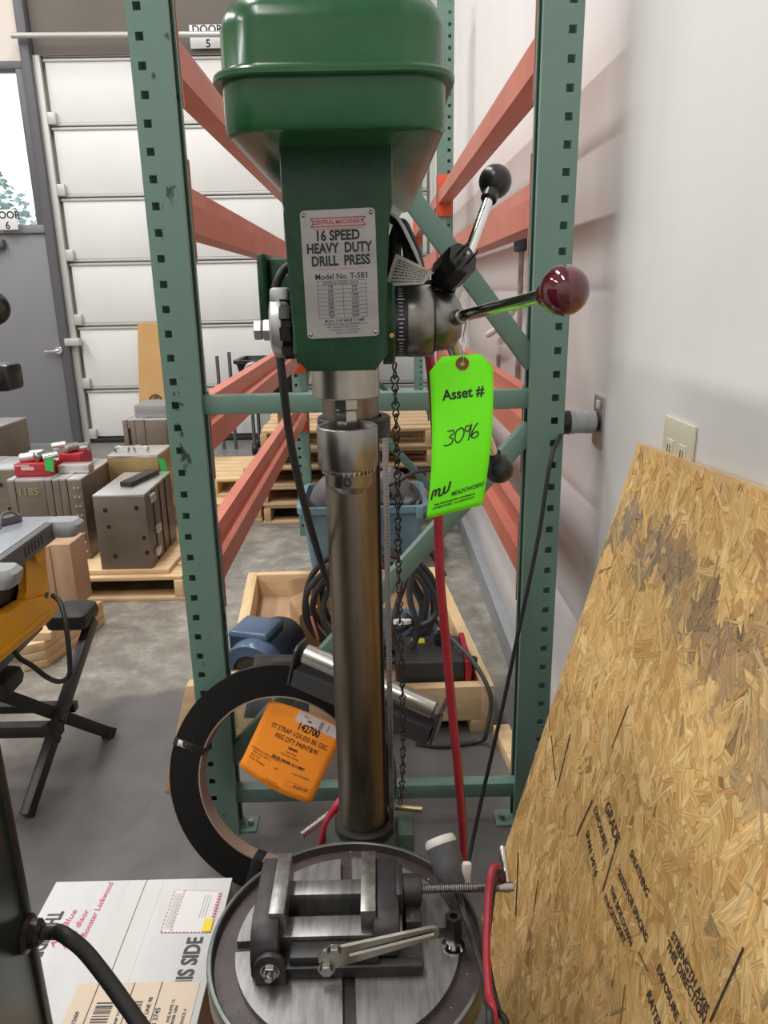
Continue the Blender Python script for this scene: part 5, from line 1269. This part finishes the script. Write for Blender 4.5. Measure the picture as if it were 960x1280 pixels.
# ================================================================== TABLE SAW on its folding stand
M_YEL = mat('tool_yellow', (.76,.37,.006), .4, 0, (.80,.40,.01), 10)
M_SAWT = mat('saw_table_grey', (.34,.37,.41), .35, .4, (.38,.41,.45), 4)
M_SAWD = mat('saw_dark_grey', (.10,.105,.11), .5)
sw_ = thing('table_saw', 'yellow and grey table saw on a folding stand at the left edge', 'table saw', (-1.15,1.95,0))
ztop = .752
part('saw_table', MB().box(-1.55,-.945,1.69,2.085,ztop-.055,ztop,.003), M_SAWT, sw_)
part('table_edge', MB().box(-.945,-.925,1.72,2.03,ztop-.052,ztop-.002,.002), M_SAWD, sw_)
for k in range(6): part('scale_mark', MB().box(-.9255,-.9245,1.84+.02*k,1.848+.02*k,ztop-.04,ztop-.012), M_BLACK, sw_)
for (y0, y1) in ((2.02,2.09),(1.63,1.70)):
    part('rail_end', MB().loft([(-.95,-.868,y0,y1,.02,ztop-.046),(-.95,-.856,y0-.004,y1,.025,ztop-.024),(-.95,-.856,y0,y1,.022,ztop-.012),(-.95,-.868,y0+.004,y1-.004,.02,ztop-.001)]), mat('light_grey_cap',(.27,.28,.29),.45), sw_, 'light grey rail end cap')
part('fence', MB().bar((-1.02,2.04,ztop+.012), (-1.14,1.90,ztop+.012), .022, .022, bev=.003), M_SAWD, sw_)
part('guard_wire', MB().tube([at(0,662,1.93), at(3,644,1.96), at(14,640,1.98), at(26,648,2.0)], .004, 8, 5), M_SAWD, sw_)
part('upright', MB().prism([(ax(u_,v_,-.957).y, ax(u_,v_,-.957).z) for u_, v_ in ((30,672),(61,672),(67,735),(70,752),(33,760),(40,738),(39,706))], (-.992,0,0), (0,1,0), (0,0,1), (.022,0,0), bev=.004), M_YEL, sw_)
part('upright_rib', MB().cyl(ax(48,690,-.957),ax(48,690,-.957)+V((.007,0,0)),.032,n=20,bev=.002), M_YEL, sw_)
part('frame_rail', MB().prism([(ax(u_,v_,-.955).y, ax(u_,v_,-.955).z) for u_, v_ in ((72,742),(78,758),(62,776),(-30,856),(-30,795),(0,773),(34,750))], (-.995,0,0), (0,1,0), (0,0,1), (.04,0,0), bev=.006), M_YEL, sw_)
part('frame_rib', MB().bar(ax(62,766,-.953), ax(0,818,-.953), .008, .014, bev=.002), M_YEL, sw_)
part('rail_slot', MB().bar(ax(61,765,-.9542), ax(36,788,-.9542), .003, .007), M_SAWD, sw_); part('frame_hole', MB().cyl(ax(58,744,-.956), ax(58,744,-.956)+V((.003,0,0)), .009, n=14), M_BLACK, sw_)
part('back_column', MB().box(-1.03,-.985,2.03,2.075,.44,.70,.004), M_BLACK, sw_)
part('saw_base', MB().box(-1.5,-1.0,1.64,2.03,.42,.69,.006), M_BLACK, sw_)
for q_ in ((2.12,2.25,.372,.420),(1.76,1.87,.345,.390)):
    y0, y1, z0, z1 = q_
    o_ = -.075 if y0 < 2 else 0
    part('foot_pad', MB().loft([(-1.04+o_,-.92+o_,y0,y1,.02,z0),(-1.045+o_,-.915+o_,y0-.004,y1+.004,.022,z0+.02),(-1.04+o_,-.92+o_,y0,y1,.02,z1-.006),(-1.03+o_,-.93+o_,y0+.008,y1-.008,.018,z1)]), M_RUBBER, sw_, 'black rounded foot pad')
M_TUBE = mat('black_stand_tube', (.028,.028,.030), .4, .2)
la, lb_ = V((-.925,2.20,.372)), V((-.975,1.715,.012))
for dxx in (0, -.62):
    l = part('leg', MB().bar(la+V((dxx,0,0)), lb_+V((dxx,0,0)), .026, .040, (0,0,1), bev=.002), M_TUBE, sw_)
    m_ = la.lerp(lb_, .62)+V((dxx,0,0)); d = (lb_-la).normalized()
    part('leg_sleeve', MB().bar(m_, m_+d*.02, .030, .044, (0,0,1), bev=.001), M_TUBE, l)
    l = part('leg', MB().bar(V((-1.04+dxx,1.80,.340)), V((-.885+dxx,2.11,.012)), .026, .036, (0,0,1), bev=.002), M_TUBE, sw_)
    part('foot_cap', MB().bar(V((-.889+dxx,2.10,.02)), V((-.882+dxx,2.118,.004)), .032, .040, (0,0,1), bev=.002), M_RUBBER, l)
xm_ = la.lerp(lb_, .56)
part('cross_tube', MB().bar((-1.62,xm_.y-.01,xm_.z-.018), (xm_.x+.012,xm_.y-.01,xm_.z-.018), .036, .036, bev=.002), M_TUBE, sw_)
part('cross_tube', MB().bar((-1.62,2.02,.165), (-.935,2.02,.165), .030, .026, bev=.002), M_TUBE, sw_)
part('pivot_bolt', MB().cyl((xm_.x+.012,xm_.y,xm_.z+.01), (xm_.x+.024,xm_.y,xm_.z+.01), .011, n=12, bev=.002), M_TUBE, sw_)
part('saw_cord', MB().tube([at(66,744,1.93), at(76,755,1.90), at(83,785,1.86), at(87,825,1.84), at(86,845,1.84), at(74,852,1.84), at(58,846,1.84), at(40,832,1.82), at(24,822,1.80), at(14,806,1.78), at(8,790,1.78), at(-6,775,1.78)], .007, 8, 5), M_RUBBER, sw_, 'dangling black saw cord')

# ================================================================== THINGS BY THE ROLL-UP DOOR
cs0 = at(170,405,7.05)
cdb = thing('cardboard_sheet', 'tall brown cardboard sheet leaning on the white roll-up door', 'cardboard', (-2.0,7.05,0))
part('sheet', MB().hexa([V((-2.24,7.02,.30)),V((-1.86,7.02,.30)),V((-1.86,7.035,.30)),V((-2.24,7.035,.30)),V((-2.19,7.10,1.125)),V((-1.82,7.10,1.125)),V((-1.82,7.115,1.125)),V((-2.19,7.115,1.125))]), mat('tan_cardboard',(.53,.31,.12),.8,0,(.57,.35,.15),4), cdb)
sf = plane((-2.24,7.02,.30), (1,0,0), V((.05,.08,.825)), .004)
ring = []
for k in range(17): a = radians(-60+300*k/16); ring.append((.155+.055*cos(a), .115+.055*sin(a)))
ring2 = [(x+.17, y) for x, y in ring]
printed('logo_print', [('r',ring,.02),('r',ring2,.02),('r',[(.11,.09),(.165,.155),(.185,.08)],.016),('r',[(.13,.10),(.20,.10)],.014),('r',[(.28,.09),(.335,.155),(.355,.08)],.016),('t','FRAGILE',.16,.035,.02)], sf, mat('brown_black_print',(.10,.06,.035),.7), cdb, 'round dark logo')
part('base_strip', MB().box(-2.22,-1.88,7.0,7.06,.005,.30,.002), mat('tan_cardboard',(.53,.31,.12),.8), cdb)
ht_ = thing('hand_cart', 'black cart with a chrome bent handle in front of the roll-up door', 'cart', (-1.05,6.5,0))
part('cart_tray', MB().loft([(-1.12,-.62,6.4,6.8,.03,.55),(-1.18,-.56,6.36,6.84,.04,.80),(-1.20,-.54,6.34,6.86,.04,.80),(-1.20,-.54,6.34,6.86,.04,.83),(-1.17,-.57,6.37,6.83,.04,.83),(-1.10,-.64,6.42,6.78,.03,.58)]), M_BLACK, ht_)
part('handle', MB().tube([(-1.08,6.36,.58),(-1.10,6.33,.72),(-1.06,6.32,.80),(-.98,6.33,.80),(-.94,6.34,.74)], .018, 10, 4), M_CHROME, ht_, 'chrome bent handle')
for xx in (-1.08,-.66):
    for yy in (6.45,6.75):
        part('leg', MB().cyl((xx,yy,.10),(xx,yy,.56),.016,n=10), M_DKGREY, ht_)
        part('caster', MB().cyl((xx-.02,yy,.055),(xx+.02,yy,.055),.052,n=16,bev=.006), M_RUBBER, ht_)
for k, (u0, v0, u1, v1) in enumerate(((271,445,277,500),(286,440,291,500))):
    a, b = at(u0,v0,6.75), at(u1,v1,6.75); b = V((b.x, b.y, 0.0)); b.x = a.x+.0
    single('steel_stake', MB().cyl(b, a, .016, n=10), M_DKGREY, 'thin grey steel stake standing upright by the roll-up door, %s' % ('left of the two' if k == 0 else 'right of the two'), 'stake', 'upright stakes by the roll-up door', loc=b)
dk = thing('dark_cabinet', 'dark grey cabinet standing far back behind the rack', 'cabinet', (-.35,6.5,0))
part('cabinet_body', MB().box(-.50,-.05,6.15,6.6,.02,1.02,.01), mat('charcoal_cabinet',(.07,.072,.078),.5), dk)
part('cabinet_door', MB().box(-.48,-.285,6.135,6.15,.08,.98,.004), mat('charcoal_cabinet',(.07,.072,.078),.5), dk); part('cabinet_door', MB().box(-.265,-.07,6.135,6.15,.08,.98,.004), mat('charcoal_cabinet',(.07,.072,.078),.5), dk)
# loose things of the yellow window-sill kind are left out: the photograph shows nothing more there
